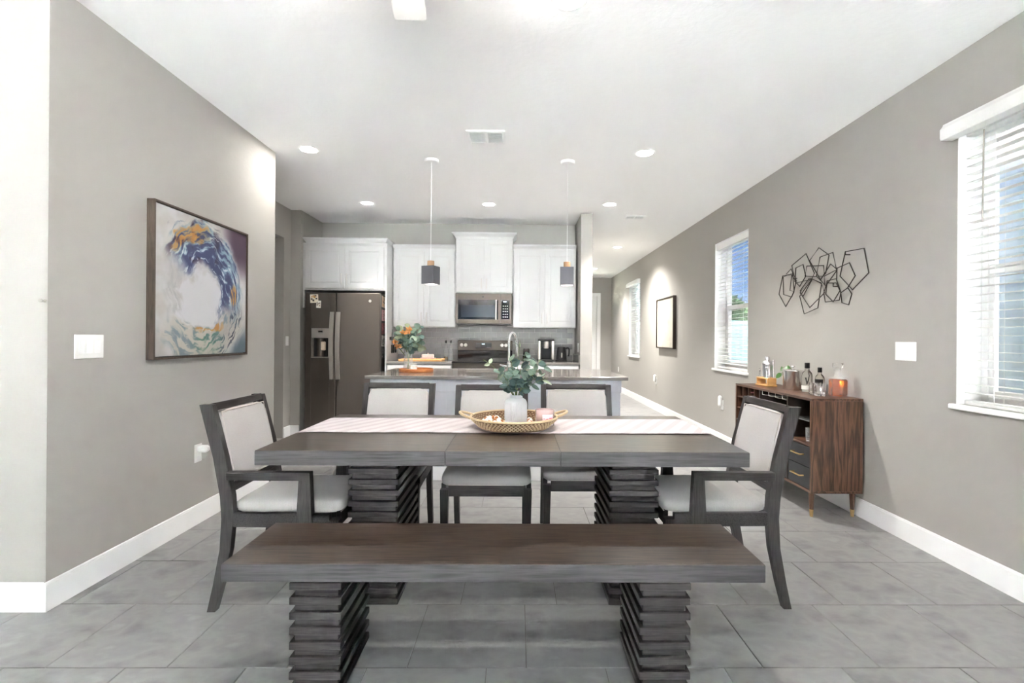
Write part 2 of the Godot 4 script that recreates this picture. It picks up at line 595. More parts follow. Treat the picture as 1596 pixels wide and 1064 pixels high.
	d.span(Vector3(1.152, 0.0, -13.20), Vector3(2.068, 1.98, -13.155), 0.003)
	d.span(Vector3(1.152, 1.98, -13.20), Vector3(1.31, 2.378, -13.155), 0.003)
	d.span(Vector3(1.91, 1.98, -13.20), Vector3(2.068, 2.378, -13.155), 0.003)
	d.span(Vector3(1.31, 2.32, -13.20), Vector3(1.91, 2.378, -13.155), 0.003)
	var dn := struct("door_1", d, M.trim_white, "white front door with glass light at top")
	part(dn, "pane", sp(Vector3(1.31, 1.98, -13.18), Vector3(1.91, 2.32, -13.175)), M.pane)
	for x in [1.36, 1.76]:
		part(dn, "panel", bx(Vector3(x + 0.05, 0.95, -13.152), Vector3(0.28, 1.6, 0.012), 0.005), M.trim_white)
	part(dn, "door_handle", lt(V2([[0, 0], [0.028, 0], [0.03, 0.03], [0.02, 0.05], [0, 0.055]]), 12), M.brushed, Transform3D(Basis(Vector3.RIGHT, PI / 2), Vector3(1.26, 1.0, -13.155)))
	var ca := MB.new()
	ca.span(Vector3(1.06, 0, -13.08), Vector3(1.16, 2.45, -13.06), 0.003)
	ca.span(Vector3(2.06, 0, -13.08), Vector3(2.155, 2.45, -13.06), 0.003)
	ca.span(Vector3(1.16, 2.37, -13.08), Vector3(2.06, 2.45, -13.06), 0.003)
	struct("trim_1", ca, M.trim_white)

# ------------------------------------------------------------------ outdoors
func outdoors() -> void:
	var gm := textured("lawn", noise_tex(0.05, 71, [rgb(92, 90, 78), rgb(120, 116, 100), rgb(104, 104, 84)], 256, 4), Vector3.ONE * 0.6, 0.95, true)
	var o := struct("ground", sp(Vector3(-40, -0.5, -60), Vector3(60, -0.2, 40)), gm, "lawn around the house")
	o.set_meta("kind", "structure")
	struct("patio", sp(Vector3(-9.0, -0.2, 7.75), Vector3(6.0, -0.03, 12.0)), mat("patio_slab", rgb(226, 223, 218), 0.8), "pale concrete patio slab")
	struct("roof", sp(Vector3(-6.9, 3.0, -13.9), Vector3(3.62, 3.15, 10.0)), mat("soffit", rgb(84, 62, 46), 0.7), "house roof with dark stained wood soffit")
	# neighbour's house: lap siding board by board
	var house := func(called: String, label: String, x0: float, x1: float, z0: float, z1: float, h: float, col: Material) -> void:
		var t := thing(called, label, "house", Vector3((x0 + x1) / 2, -0.2, (z0 + z1) / 2))
		var hx := (x1 - x0) / 2
		var hz := (z1 - z0) / 2
		part(t, "wall", sp(Vector3(-hx + 0.03, 0, -hz + 0.03), Vector3(hx - 0.03, h, hz - 0.03)), col)
		var y := 0.05
		while y < h - 0.1:
			var b := MB.new()
			var pr := PackedVector2Array([Vector2(-hx, y), Vector2(-hx + 0.022, y + 0.155), Vector2(-hx + 0.03, y + 0.155), Vector2(-hx + 0.03, y)])
			b.prism(pr, -hz, hz)
			var pz := PackedVector2Array([Vector2(hz, y), Vector2(hz - 0.022, y + 0.155), Vector2(hz - 0.03, y + 0.155), Vector2(hz - 0.03, y)])
			b.t = Transform3D(Basis(Vector3.UP, -PI / 2), Vector3.ZERO)
			b.prism(pz, -hx, hx)
			part(t, "siding_board", b, col)
			y += 0.15
		part(t, "eave", sp(Vector3(-hx - 0.35, h, -hz - 0.35), Vector3(hx, h + 0.16, hz + 0.35), 0.01), M.trim_white)
		var rf := MB.new()
		rf.prism(PackedVector2Array([Vector2(-hx - 0.35, h + 0.16), Vector2(hx + 0.35, h + 0.16), Vector2(0, h + 0.16 + hx * 0.45)]), -hz - 0.3, hz + 0.3)
		part(t, "roof", rf, M.dark_grey)
	house.call("neighbour_house", "pale blue sided house outside the nearest right window", 5.6, 11.0, -12.0, 9.0, 6.7, mat("siding_pale", rgb(226, 235, 242), 0.8))
	house.call("neighbour_house", "teal sided house outside the farthest hall window", 4.6, 7.2, -31.0, -19.0, 3.4, mat("siding_teal", rgb(150, 182, 192), 0.8))
	# white vinyl fence across the side yard
	var fm := mat("vinyl", rgb(176, 202, 208), 0.6)
	var f := thing("vinyl_fence", "white vinyl privacy fence outside the middle window", "fence", Vector3(6.5, -0.2, -13.4))
	var pk := bx(Vector3(0, 1.0, 0), Vector3(0.148, 1.86, 0.022), 0.004).mesh()
	for k in 24:
		part(f, "board", pk, fm, at(Vector3(-1.8 + k * 0.152, 0.02, 0)))
	for k in 3:
		part(f, "post", bx(Vector3(0, 1.03, 0), Vector3(0.12, 2.06, 0.12), 0.008), fm, at(Vector3(-1.94 + k * 1.9, 0, 0)))
	for y in [0.15, 1.92]:
		part(f, "rail", bx(Vector3(-0.05, y, 0), Vector3(3.7, 0.1, 0.05), 0.006), fm)
	# dark stained board fence closing the patio behind the camera
	var bf := thing("board_fence", "tall dark stained board fence beyond the patio", "fence", Vector3(-1.5, -0.2, 12.9))
	var bm := mat("stained_board", rgb(66, 56, 50), 0.8)
	var bd := bx(Vector3(0, 1.2, 0), Vector3(0.196, 2.4, 0.025), 0.004).mesh()
	for k in 75:
		part(bf, "board", bd, bm, at(Vector3(-7.4 + k * 0.2, 0, 0)))
	for y in [0.4, 2.0]:
		part(bf, "rail", bx(Vector3(0, y, 0.05), Vector3(15.0, 0.09, 0.05), 0.004), bm)
	# trees
	var tree := func(label: String, p: Vector3, h: float, r: float, sd: int) -> void:
		var t := thing("tree", label, "tree", p)
		part(t, "trunk", tb([Vector3(0, 0, 0), Vector3(0.05, h * 0.35, 0.03), Vector3(-0.02, h * 0.7, 0)], 0.12, 8, false, 0.05), M.walnut_dark)
		var q := RandomNumberGenerator.new()
		q.seed = sd
		var m := MB.new()
		for k in 1500:
			var dd := Vector3(q.randfn(), q.randfn(), q.randfn()).normalized() * pow(q.randf(), 0.4)
			var c := Vector3(dd.x * r, h * 0.66 + dd.y * h * 0.36, dd.z * r)
			var a := Vector3(q.randfn(), q.randfn(), q.randfn()).normalized()
			var b := a.cross(Vector3(q.randfn(), q.randfn(), q.randfn())).normalized()
			var nn := a.cross(b).normalized()
			m.tri(c - a * 0.16, c + b * 0.09, c + a * 0.16, nn, nn, nn)
			m.tri(c - a * 0.16, c - b * 0.09, c + a * 0.16, nn, nn, nn)
		part(t, "foliage", m, mat("foliage_%d" % sd, rgb(70, 108, 60), 0.7)).set_meta("kind", "stuff")
	tree.call("green leafy tree rising behind the white vinyl fence", Vector3(6.1, -0.2, -14.9), 2.75, 0.9, 3)
	tree.call("green leafy tree beside the first behind the fence", Vector3(8.2, -0.2, -15.2), 2.6, 0.8, 4)
	tree.call("green leafy tree outside the front door glass", Vector3(1.6, -0.2, -18.5), 4.6, 1.7, 5)

# ------------------------------------------------------------------ windows
func windows() -> void:
	var spans := [[-2.76, -1.86], [-6.19, -5.29], [-10.98, -10.04]]
	for k in 3:
		var z0: float = spans[k][0]
		var z1: float = spans[k][1]
		var zc := (z0 + z1) / 2
		var wd := z1 - z0
		var m := MB.new()   # outer frame
		for z in [z0 + 0.022, z1 - 0.022]:
			m.box(Vector3(2.605, 1.665, z), Vector3(0.06, 1.53, 0.044), 0.003)
		m.box(Vector3(2.605, 2.408, zc), Vector3(0.06, 0.044, wd - 0.088), 0.003)
		m.box(Vector3(2.605, 0.922, zc), Vector3(0.06, 0.044, wd - 0.088), 0.003)
		var o := struct("window_%d" % (k + 1), m, M.trim_white, "white single-hung window")
		part(o, "meeting_rail", bx(Vector3(2.6, 1.64, zc), Vector3(0.045, 0.05, wd - 0.088), 0.004), M.trim_white)
		var s := MB.new()
		for z in [z0 + 0.06, z1 - 0.06]:
			s.box(Vector3(2.592, 1.28, z), Vector3(0.03, 0.67, 0.032), 0.003)
		s.box(Vector3(2.592, 0.962, zc), Vector3(0.03, 0.036, wd - 0.152), 0.003)
		part(o, "sash", s, M.trim_white)
		part(o, "pane", bx(Vector3(2.612, 2.025, zc), Vector3(0.005, 0.72, wd - 0.088)), M.pane)
		part(o, "pane", bx(Vector3(2.594, 1.297, zc), Vector3(0.005, 0.634, wd - 0.152)), M.pane)
		var j := MB.new()   # white painted returns
		j.span(Vector3(XR, 0.90, z0), Vector3(2.575, 2.43, z0 + 0.006))
		j.span(Vector3(XR, 0.90, z1 - 0.006), Vector3(2.575, 2.43, z1))
		j.span(Vector3(XR, 2.424, z0), Vector3(2.575, 2.43, z1))
		part(o, "jamb", j, M.trim_white)
		part(o, "sill", sp(Vector3(XR - 0.028, 0.872, z0 - 0.025), Vector3(2.575, 0.90, z1 + 0.025), 0.005), M.trim_white)
		# blind
		var lab: String = ["white slatted blind with valance in the large nearest window", "white slatted blind in the middle window beside the wire art", "white slatted blind in the farthest small hall window"][k]
		var b := thing("window_blind", lab, "blind", Vector3(2.50, 0.90, zc), 0.0, "window blinds")
		var hw := wd / 2 - 0.012
		part(b, "head_rail", bx(Vector3(0, 1.50, 0), Vector3(0.05, 0.045, hw * 2), 0.003), M.plastic_white)
		var va := MB.new()
		if k == 1:
			va.box(Vector3(-0.04, 1.485, 0), Vector3(0.012, 0.075, hw * 2), 0.003)
		else:
			va.t = Transform3D(Basis(), Vector3.ZERO)
			va.prism(PackedVector2Array([Vector2(-0.06, 1.475), Vector2(-0.125, 1.475), Vector2(-0.13, 1.49), Vector2(-0.13, 1.535), Vector2(-0.115, 1.555), Vector2(-0.112, 1.565), Vector2(-0.06, 1.565)]), -hw - 0.05, hw + 0.05)
		part(b, "valance", va, M.plastic_white)
		var pitch := 0.0445
		var n := 33
		var sl := MB.new()
		sl.box(Vector3.ZERO, Vector3(0.050, 0.0028, hw * 2), 0.001)
		var slm := sl.mesh()
		var tilt: float = [0.0, 0.14, 0.0][k]
		for i in n:
			part(b, "slat", slm, M.plastic_white, Transform3D(Basis(Vector3(0, 0, 1), tilt), Vector3(0, 0.022 + i * pitch, 0)))
		part(b, "bottom_rail", bx(Vector3(0, 0.009, 0), Vector3(0.05, 0.018, hw * 2), 0.003), M.plastic_white)
		for z in [-hw * 0.6, hw * 0.6]:
			for x in [-0.026, 0.026]:
				part(b, "ladder_cord", rod(Vector3(x, 0.01, z), Vector3(x, 1.48, z), 0.0011, 5), M.plastic_white)
		if k != 2:
			part(b, "wand", rod(Vector3(-0.04, 1.47, -hw * 0.72), Vector3(-0.045, 0.98, -hw * 0.72), 0.004, 8), M.plastic_grey if k == 0 else M.plastic_white)

# ------------------------------------------------------------------ ceiling
func ceiling_fittings() -> void:
	var spots := [
		[-1.80, -4.31, "round recessed ceiling light above the left wall corner", 0.7, 0.0],
		[1.08, -4.30, "round recessed ceiling light on the right, nearest the two side windows", 7.5, 62.0],
		[-1.81, -6.00, "round recessed ceiling light above the refrigerator", 13.0, 30.0],
		[-0.36, -6.00, "round recessed ceiling light above the range, between the pendants", 18.0, 36.0],
		[1.08, -5.95, "round recessed ceiling light beside the narrow stub wall", 8.0, 48.0],
		[1.72, -8.71, "small far recessed ceiling light in the hallway", 14.0, 70.0],
		[0.231, -2.368, "round recessed ceiling light cut by the top picture edge", 1.3, 0.0],
		[1.72, -11.4, "round recessed ceiling light near the front door", 10.0, 60.0]]
	for s in spots:
		var t := thing("recessed_light", s[2], "ceiling light", Vector3(s[0], CEIL, s[1]), 0.0, "recessed ceiling lights")
		part(t, "trim_ring", lt(V2([[0.070, -0.004], [0.086, -0.003], [0.089, 0.0]]), 32), M.trim_white)
		part(t, "light_lens", lt(V2([[0, -0.0055], [0.068, -0.0055], [0.071, -0.002]]), 32), M.lamp_lens)
		var l: Light3D
		if s[4] > 0.0:   # set deep, so the beam is narrow
			var b := SpotLight3D.new()
			b.spot_angle = s[4]
			b.spot_angle_attenuation = 1.0
			b.spot_range = 20.0
			b.spot_attenuation = 2.0
			b.light_size = 0.06
			l = b
		else:
			var b := AreaLight3D.new()
			b.area_size = Vector2(0.12, 0.12)
			b.area_range = 20.0
			l = b
		l.name = "lamp"
		l.light_energy = CAN * s[3]
		l.light_color = Color(1.0, 0.985, 0.96)
		l.shadow_enabled = true
		l.transform = Transform3D(Basis(Vector3.RIGHT, -PI / 2), Vector3(0, -0.012, 0))
		t.add_child(l)
	# pendants over the island
	var pend := func(x: float, turn: float, label: String) -> void:
		var t := thing("pendant_lamp", label, "pendant light", Vector3(x, CEIL, -4.53), turn, "pendants over the island")
		part(t, "canopy", lt(V2([[0, -0.024], [0.055, -0.024], [0.062, -0.018], [0.064, 0]]), 28), M.trim_white)
		part(t, "cord", rod(Vector3(0, -0.02, 0), Vector3(0, -0.91, 0), 0.002, 8), M.trim_white)
		part(t, "cap", lt(V2([[0, -0.96], [0.03, -0.96], [0.031, -0.957], [0.031, -0.913], [0.028, -0.91], [0, -0.91]]), 24), M.oak_cap)
		var sh := MB.new()
		var a := 0.0605
		sh.span(Vector3(-a, -0.968, -a), Vector3(a, -0.96, a), 0.001)
		for q in [[1, 0], [-1, 0], [0, 1], [0, -1]]:
			var c := Vector3(q[0] * (a - 0.003), -1.042, q[1] * (a - 0.003))
			sh.box(c, Vector3(0.006 if q[0] else a * 2, 0.160, 0.006 if q[1] else a * 2 - 0.012), 0.0008)
		part(t, "shade", sh, M.concrete)
		part(t, "light_bulb", lt(V2([[0, -1.10], [0.022, -1.094], [0.032, -1.07], [0.028, -1.045], [0.014, -1.02], [0.013, -0.97]]), 20), M.lamp_globe)
		var l := OmniLight3D.new()
		l.name = "lamp"
		l.light_energy = 0.02
		l.light_size = 0.03
		l.light_color = Color(1.0, 0.95, 0.88)
		l.omni_range = 15.0
		l.omni_attenuation = 2.0
		l.shadow_enabled = true
		l.position = Vector3(0, -1.07, 0)
		t.add_child(l)
	pend.call(-0.79, deg_to_rad(-21), "grey cube pendant lamp turned at an angle, left over island")
	pend.call(0.44, deg_to_rad(-5.5), "grey cube pendant lamp facing square on, right over island")
	# air vents
	var vent := func(c: Vector3, sx: float, sz: float, label: String) -> void:
		var t := thing("ceiling_vent", label, "vent", c)
		var m := MB.new()
		for s in [-1, 1]:
			m.box(Vector3(s * (sx / 2 - 0.012), -0.005, 0), Vector3(0.024, 0.01, sz), 0.002)
			m.box(Vector3(0, -0.005, s * (sz / 2 - 0.012)), Vector3(sx - 0.048, 0.01, 0.024), 0.002)
		m.box(Vector3(0, -0.005, 0), Vector3(0.016, 0.01, sz - 0.048), 0.001)
		part(t, "frame", m, M.trim_white)
		var nl := 9
		for s in [-1, 1]:
			for i in nl:
				var lz := -sz / 2 + 0.03 + (sz - 0.06) * i / (nl - 1)
				part(t, "louver", bx(Vector3.ZERO, Vector3(sx / 2 - 0.034, 0.0015, 0.02)), M.trim_white, Transform3D(Basis(Vector3.RIGHT, 0.6), Vector3(s * (sx / 4 - 0.004), -0.006, lz)))
	vent.call(Vector3(-0.262, CEIL, -3.995), 0.30, 0.26, "white louvered air vent in the middle of the ceiling")
	vent.call(Vector3(1.52, CEIL, -6.55), 0.26, 0.16, "faint white air vent on the hallway ceiling")
	# ceiling fan, its hub above the picture
	var fc := Vector3(-0.385, CEIL, -1.48)
	var f := thing("ceiling_fan", "white ceiling fan with one blade tip at the top edge", "fan", fc)
	part(f, "canopy", lt(V2([[0, -0.05], [0.03, -0.05], [0.07, -0.01], [0.07, 0]]), 24), M.trim_white)
	part(f, "downrod", rod(Vector3(0, -0.04, 0), Vector3(0, -0.17, 0), 0.013, 12), M.trim_white)
	part(f, "motor", lt(V2([[0, -0.30], [0.06, -0.30], [0.10, -0.28], [0.11, -0.24], [0.10, -0.19], [0.05, -0.16], [0, -0.16]]), 28), M.trim_white)
	var bl := MB.new()
	var out := PackedVector2Array([Vector2(-0.055, 0.16), Vector2(-0.067, 0.60), Vector2(-0.066, 0.645), Vector2(-0.06, 0.66), Vector2(0.06, 0.66), Vector2(0.066, 0.645), Vector2(0.067, 0.60), Vector2(0.055, 0.16)])
	bl.prism(out, -0.006, 0.006)
	var blm := bl.mesh()
	for k in 5:
		var a := deg_to_rad(7.0 + 72.0 * k)
		var bs := Basis(Vector3.UP, a) * Basis(Vector3.FORWARD, -0.06) * Basis(Vector3.RIGHT, -PI / 2)
		var b := part(f, "blade", blm, M.plastic_white, Transform3D(bs, Vector3(0, -0.25, 0)))
		part(b, "blade_iron", bx(Vector3(0, 0.13, 0.012), Vector3(0.035, 0.12, 0.008), 0.002), M.trim_white)
	part(f, "light_globe", lt(V2([[0, -0.44], [0.05, -0.432], [0.085, -0.405], [0.10, -0.36], [0.10, -0.33], [0.085, -0.30], [0, -0.30]]), 28), M.lamp_globe)
	var fl := OmniLight3D.new()
	fl.name = "lamp"
	fl.light_energy = FAN
	fl.light_size = 0.09
	fl.light_color = Color(1.0, 0.985, 0.96)
	fl.omni_range = 25.0
	fl.omni_attenuation = 2.0
	fl.shadow_enabled = true
	fl.position = Vector3(0, -0.37, 0)
	f.add_child(fl)

# ------------------------------------------------------------------ dining set
func slat_pedestal(parent: Node3D, x0: float, x1: float, z0: float, z1: float, top: float, pitch: float) -> void:
	var p := part(parent, "pedestal", sp(Vector3(x0 + 0.014, 0, z0 + 0.014), Vector3(x1 - 0.014, top, z1 - 0.014), 0.002), M.wood_x)
	var y := top - 0.013 - pitch * 0.5
	while y > -0.001:
		part(p, "slat", sp(Vector3(x0, maxf(y, 0.0), z0), Vector3(x1, y + pitch * 0.5, z1), 0.0018), M.wood_x)
		y -= pitch

func make_chair(called: String, label: String, arms: bool, group: String) -> Node3D:
	var t := thing(called, label, "chair", Vector3.ZERO, 0.0, group)
	var hw := 0.25     # half width at the front
	var bw := 0.2375   # half width of the back
	# rear legs and back posts in one curved piece, in the y-z plane
	var curve := [[0.0, -0.335, 0.036], [0.12, -0.306, 0.042], [0.28, -0.274, 0.048], [0.42, -0.264, 0.054], [0.52, -0.270, 0.056], [0.70, -0.303, 0.056], [0.935, -0.365, 0.056]]
	for s in [-1.0, 1.0]:
		var poly := PackedVector2Array()
		for c in curve:
			poly.append(Vector2(c[1] + c[2] / 2, c[0]))
		for i in range(curve.size() - 1, -1, -1):
			poly.append(Vector2(curve[i][1] - curve[i][2] / 2, curve[i][0]))
		var m := MB.new()
		m.t = Transform3D(Basis(Vector3.UP, -PI / 2), Vector3.ZERO)   # outline x becomes z
		var xa: float = s * (bw - 0.034)
		var xb: float = s * bw
		m.prism(poly, -xa if s > 0 else -xb, -xb if s > 0 else -xa)
		part(t, "leg", m, M.wood_y)
	for s in [-1.0, 1.0]:
		var m := MB.new()
		m.prism(PackedVector2Array([Vector2(s * hw - s * 0.008, 0), Vector2(s * (hw - 0.036), 0), Vector2(s * (hw - 0.046), 0.42), Vector2(s * hw, 0.42)]), 0.195, 0.240)
		part(t, "leg", m, M.wood_y)
	# seat rails
	var fr := MB.new()
	fr.box(Vector3(0, 0.415, 0.226), Vector3(hw * 2 - 0.092, 0.062, 0.024), 0.002)
	fr.box(Vector3(0, 0.415, -0.255), Vector3(bw * 2 - 0.068, 0.06, 0.022), 0.002)
	for s in [-1.0, 1.0]:
		fr.t = Transform3D(Basis(Vector3.UP, s * 0.026), Vector3(s * 0.229, 0.415, -0.02))
		fr.box(Vector3.ZERO, Vector3(0.026, 0.062, 0.44), 0.002)
	part(t, "seat_rail", fr, M.wood_x)
	var cu := MB.new()
	cu.pillow(Vector3(0, 0.470, -0.002), Vector3(hw * 2 - (0.062 if arms else 0.004), 0.088, 0.492), 0.55, 0.16, 40, 14)
	var seat := part(t, "seat", cu, M.linen)
	# back: lean frame between the posts from (y .52, z -.27) to (y .935, z -.365)
	var lean := atan2(0.095, 0.415)
	var bf := Transform3D(Basis(Vector3.RIGHT, -lean), Vector3(0, 0.52, -0.270))
	var ln := 0.4257
	var r := MB.new()
	r.box(Vector3(0, ln - 0.017, 0), Vector3(bw * 2 - 0.068, 0.036, 0.054), 0.002)
	part(t, "top_rail", r, M.wood_x, bf)
	var r2 := MB.new()
	r2.box(Vector3(0, 0.028, 0), Vector3(bw * 2 - 0.068, 0.034, 0.034), 0.002)
	part(t, "bottom_rail", r2, M.wood_x, bf)
	var up := MB.new()
	up.pillow(Vector3(0, (ln - 0.035 + 0.045) / 2, 0.006), Vector3(bw * 2 - 0.068, ln - 0.082, 0.058), 0.3, 0.06, 40, 10)
	var bk := part(t, "backrest", up, M.linen, bf)
	var px := bw - 0.048
	var y0 := 0.055
	var y1 := ln - 0.046
	part(bk, "piping", tb([Vector3(-px, y0, 0.034), Vector3(px, y0, 0.034), Vector3(px, y1, 0.034), Vector3(-px, y1, 0.034)], 0.003, 6, true), M.piping)
	part(seat, "piping", tb([Vector3(-hw + 0.045, 0.446, 0.236), Vector3(hw - 0.045, 0.446, 0.236)], 0.003, 6), M.piping)
	if arms:
		for s in [-1.0, 1.0]:
			var a := MB.new()
			a.box(Vector3(s * 0.239, 0.618, -0.075), Vector3(0.040, 0.036, 0.375), 0.002)
			part(t, "arm", a, M.wood_z)
			var q := MB.new()
			q.t = Transform3D(Basis(Vector3.UP, -PI / 2), Vector3.ZERO)
			var xa: float = s * 0.219
			var xb: float = s * 0.259
			q.prism(PackedVector2Array([Vector2(0.052, 0.386), Vector2(0.124, 0.386), Vector2(0.112, 0.636), Vector2(0.064, 0.601)]), -maxf(xa, xb), -minf(xa, xb))
			part(t, "arm_post", q, M.wood_y)
	return t

func copy_of(o: Node3D, label: String, p: Vector3, turn: float) -> Node3D:
	var c: Node3D = o.duplicate()
	c.name = numbered(String(o.name))
	add_child(c)
	c.position = p
	c.rotation.y = turn
	c.set_meta("label", label)
	return c

func leaf_mesh(w: float, cup: float) -> ArrayMesh:   # one leaf, base at the origin, along +y, length 1
	var m := MB.new()
	var pts := []
	for k in 11:
		var s := k / 10.0
		var hw := w * pow(sin(PI * pow(s, 0.8)), 0.7) * 0.5
		pts.append([s, hw])
	for k in 10:
		for sd in [-1.0, 1.0]:
			var a := Vector3(0, pts[k][0], 0)
			var b := Vector3(0, pts[k + 1][0], 0)
			var c := Vector3(sd * pts[k + 1][1], pts[k + 1][0], cup * pts[k + 1][1])
			var d := Vector3(sd * pts[k][1], pts[k][0], cup * pts[k][1])
			var nn := Vector3(-sd * cup, 0, 1).normalized()
			if k < 9:
				m.tri(a, b, c, nn, nn, nn)
			if k > 0:
				m.tri(a, c, d, nn, nn, nn)
			elif k == 0:
				m.tri(a, c, b, nn, nn, nn)
	return m.mesh()

func leafy(t: Node3D, base: Vector3, tips: Array, size: float, leaves: int, sd: int, round_leaf: ArrayMesh, mats: Array) -> void:
	var q := RandomNumberGenerator.new()
	q.seed = sd
	for tip in tips:
		var mid: Vector3 = base.lerp(tip, 0.5) + Vector3(0, 0.03, 0) + (tip - base) * Vector3(-0.12, 0.1, -0.12)
		var path := []
		for k in 7:
			var s := k / 6.0
			path.append(base * (1 - s) * (1 - s) + mid * 2 * s * (1 - s) + tip * s * s)
		var st := part(t, "stem", tb(path, 0.0022, 5, false, 0.001), M.stem_green)
		for k in leaves:
			var s := 0.38 + 0.62 * (k + 0.5) / leaves
			var p: Vector3 = base * (1 - s) * (1 - s) + mid * 2 * s * (1 - s) + tip * s * s
			var dir: Vector3 = (tip - base).normalized()
			for sg in [-1.0, 1.0]:
				var side: Vector3 = dir.cross(Vector3(q.randfn(), q.randfn(), q.randfn())).normalized() * sg
				var y: Vector3 = (side + dir * q.randf_range(0.1, 0.7)).normalized()
				var z := (Vector3(q.randfn() * 0.6, 0.35 + q.randfn() * 0.5, 0.75)).normalized()
				var x: Vector3 = y.cross(z).normalized()
				z = x.cross(y)
				var l := size * q.randf_range(0.75, 1.15)
				part(st, "leaf", round_leaf, mats[q.randi_range(0, mats.size() - 1)], Transform3D(Basis(x * l, y * l, z * l), p))

func dining() -> void:
	# table
	var t := thing("dining_table", "long dark wood dining table with slatted pedestals", "table", Vector3(-0.057, 0, -2.65))
	var o := Vector3(-0.057, 0, -2.65)
	var xs := [-1.115, -0.307, 0.186, 1.0]
	for k in 3:
		part(t, "table_leaf" if k == 1 else "tabletop", sp(Vector3(xs[k] + (0.0008 if k else 0.0), 0.699, -3.155) - o, Vector3(xs[k + 1] - (0.0008 if k < 2 else 0.0), 0.760, -2.14) - o, 0.0015), M.edge_wood)
		part(t.get_child(k), "veneer", sp(Vector3(xs[k] + 0.0015, 0.7595, -3.1535) - o, Vector3(xs[k + 1] - 0.0015, 0.762, -2.1415) - o, 0.001), M.table_wood)
	for x in [[-0.785, -0.551], [0.434, 0.665]]:
		slat_pedestal(t, x[0] - o.x, x[1] - o.x, -2.80 - o.z, -2.34 - o.z, 0.699, 0.0507)
	for x in [[-0.83, -0.50], [0.39, 0.71]]:
		part(t, "cleat", sp(Vector3(x[0], 0.640, -2.60) - o, Vector3(x[1], 0.699, -2.52) - o, 0.002), M.wood_x)
	# bench
	var b := thing("dining_bench", "dark wood dining bench with slatted legs in front", "bench", Vector3(-0.072, 0, -1.886))
	o = Vector3(-0.072, 0, -1.886)
	part(b, "bench_top", sp(Vector3(-0.993, 0.419, -2.075) - o, Vector3(0.85, 0.478, -1.697) - o, 0.0015), M.edge_wood)
	part(b.get_child(0), "veneer", sp(Vector3(-0.9915, 0.4775, -2.0735) - o, Vector3(0.8485, 0.480, -1.6985) - o, 0.001), M.bench_wood)
	for x in [[-0.775, -0.597], [0.426, 0.603]]:
		slat_pedestal(b, x[0] - o.x, x[1] - o.x, -2.05 - o.z, -1.72 - o.z, 0.419, 0.0512)
	# chairs
	var c := make_chair("dining_chair", "upholstered side chair behind the table, leftmost, before the refrigerator", false, "side chairs along the far side of the table")
	c.position = Vector3(-0.80, 0, -3.062)
	copy_of(c, "upholstered side chair behind the table, middle one, behind the basket", Vector3(-0.168, 0, -2.965), 0.0)
	copy_of(c, "upholstered side chair behind the table, rightmost of the three", Vector3(0.397, 0, -3.062), 0.0)
	var a := make_chair("dining_armchair", "upholstered armchair at the table end below the wave painting", true, "armchairs at the table ends")
	a.position = Vector3(-1.042, 0, -2.515)
	a.rotation.y = PI / 2
	copy_of(a, "upholstered armchair at the table end before the walnut cabinet", Vector3(0.925, 0, -2.545), -PI / 2)
	# runner
	var rn := MB.new()
	var nx := 60
	for i in nx:
		for j in 6:
			var P := []
			for q in [[0, 0], [1, 0], [1, 1], [0, 1]]:
				var x := lerpf(-1.108, 0.994, float(i + q[0]) / nx)
				var z := lerpf(-3.0, -2.548, float(j + q[1]) / 6)
				var lift := 0.0012 * (1 + sin(x * 9.0) * sin(x * 4.3 + z)) * (1.0 if absf(x + 0.02) > 0.3 else 0.3)
				P.append(Vector3(x, 0.7645 + lift, z + 0.003 * sin(x * 5.0)))
			var nn: Vector3 = (P[3] - P[0]).cross(P[1] - P[0]).normalized()
			rn.quad(P[0], P[1], P[2], P[3], nn)
			rn.quad(P[0] - Vector3(0, 0.0022, 0), P[1] - Vector3(0, 0.0022, 0), P[2] - Vector3(0, 0.0022, 0), P[3] - Vector3(0, 0.0022, 0), -nn)
	var rt := thing("table_runner", "pale striped cloth runner lying along the dining table", "table runner", Vector3(-0.057, 0.762, -2.774))
	var r := part(rt, "cloth", rn, M.runner_cloth, at(-rt.position))
	# basket
	var bc := Vector3(-0.018, 0.768, -2.712)
	var k := thing("wicker_tray", "round woven wicker tray with two loop handles on runner", "tray", bc)
	var ring := func(rad: float, y: float, r2: float) -> MB:
		var path := []
		for i in 40:
			var an := TAU * i / 40
			path.append(Vector3(cos(an) * rad, y, sin(an) * rad))
		return tb(path, r2, 7, true)
	var bs := lt(V2([[0, 0.0], [0.185, 0.0], [0.185, 0.008], [0, 0.008]]), 40)
	part(k, "base", bs, M.rattan)
	for i in 6:
		part(k, "coil", ring.call(0.186 + i * 0.0085, 0.008 + i * 0.0085, 0.0056), M.rattan_dark)
	part(k, "rim", ring.call(0.234, 0.057, 0.0065), M.rattan)
	var sti := MB.new()
	for i in 5:
		for j in 64:
			var an := TAU * (j + 0.5 * (i % 2)) / 64
			var rad := 0.1935 + i * 0.0085
			var d := Vector3(cos(an), 0, sin(an))
			sti.t = Transform3D(Basis(Vector3.UP, -an), d * rad + Vector3(0, 0.0125 + i * 0.0085, 0))
			sti.box(Vector3.ZERO, Vector3(0.0118, 0.0092, 0.0150), 0.003)
	var stp := part(k, "stitching", sti, M.rattan)
	stp.set_meta("kind", "stuff")
	for s in [-1.0, 1.0]:
		var path := []
		for i in 13:
			var an := PI * i / 12
			path.append(Vector3(s * (0.226 + sin(an) * 0.062), 0.060 + sin(an) * 0.022, cos(an) * 0.062 + (0.03 if s < 0 else -0.02)))
		part(k, "handle", tb(path, 0.0075, 8), M.rattan)
	# vase
	var vz := Vector3(-0.008, 0.776, -2.70)
	var v := thing("ribbed_vase", "white ribbed ceramic vase standing in the wicker tray", "vase", vz)
	var vb := MB.new()
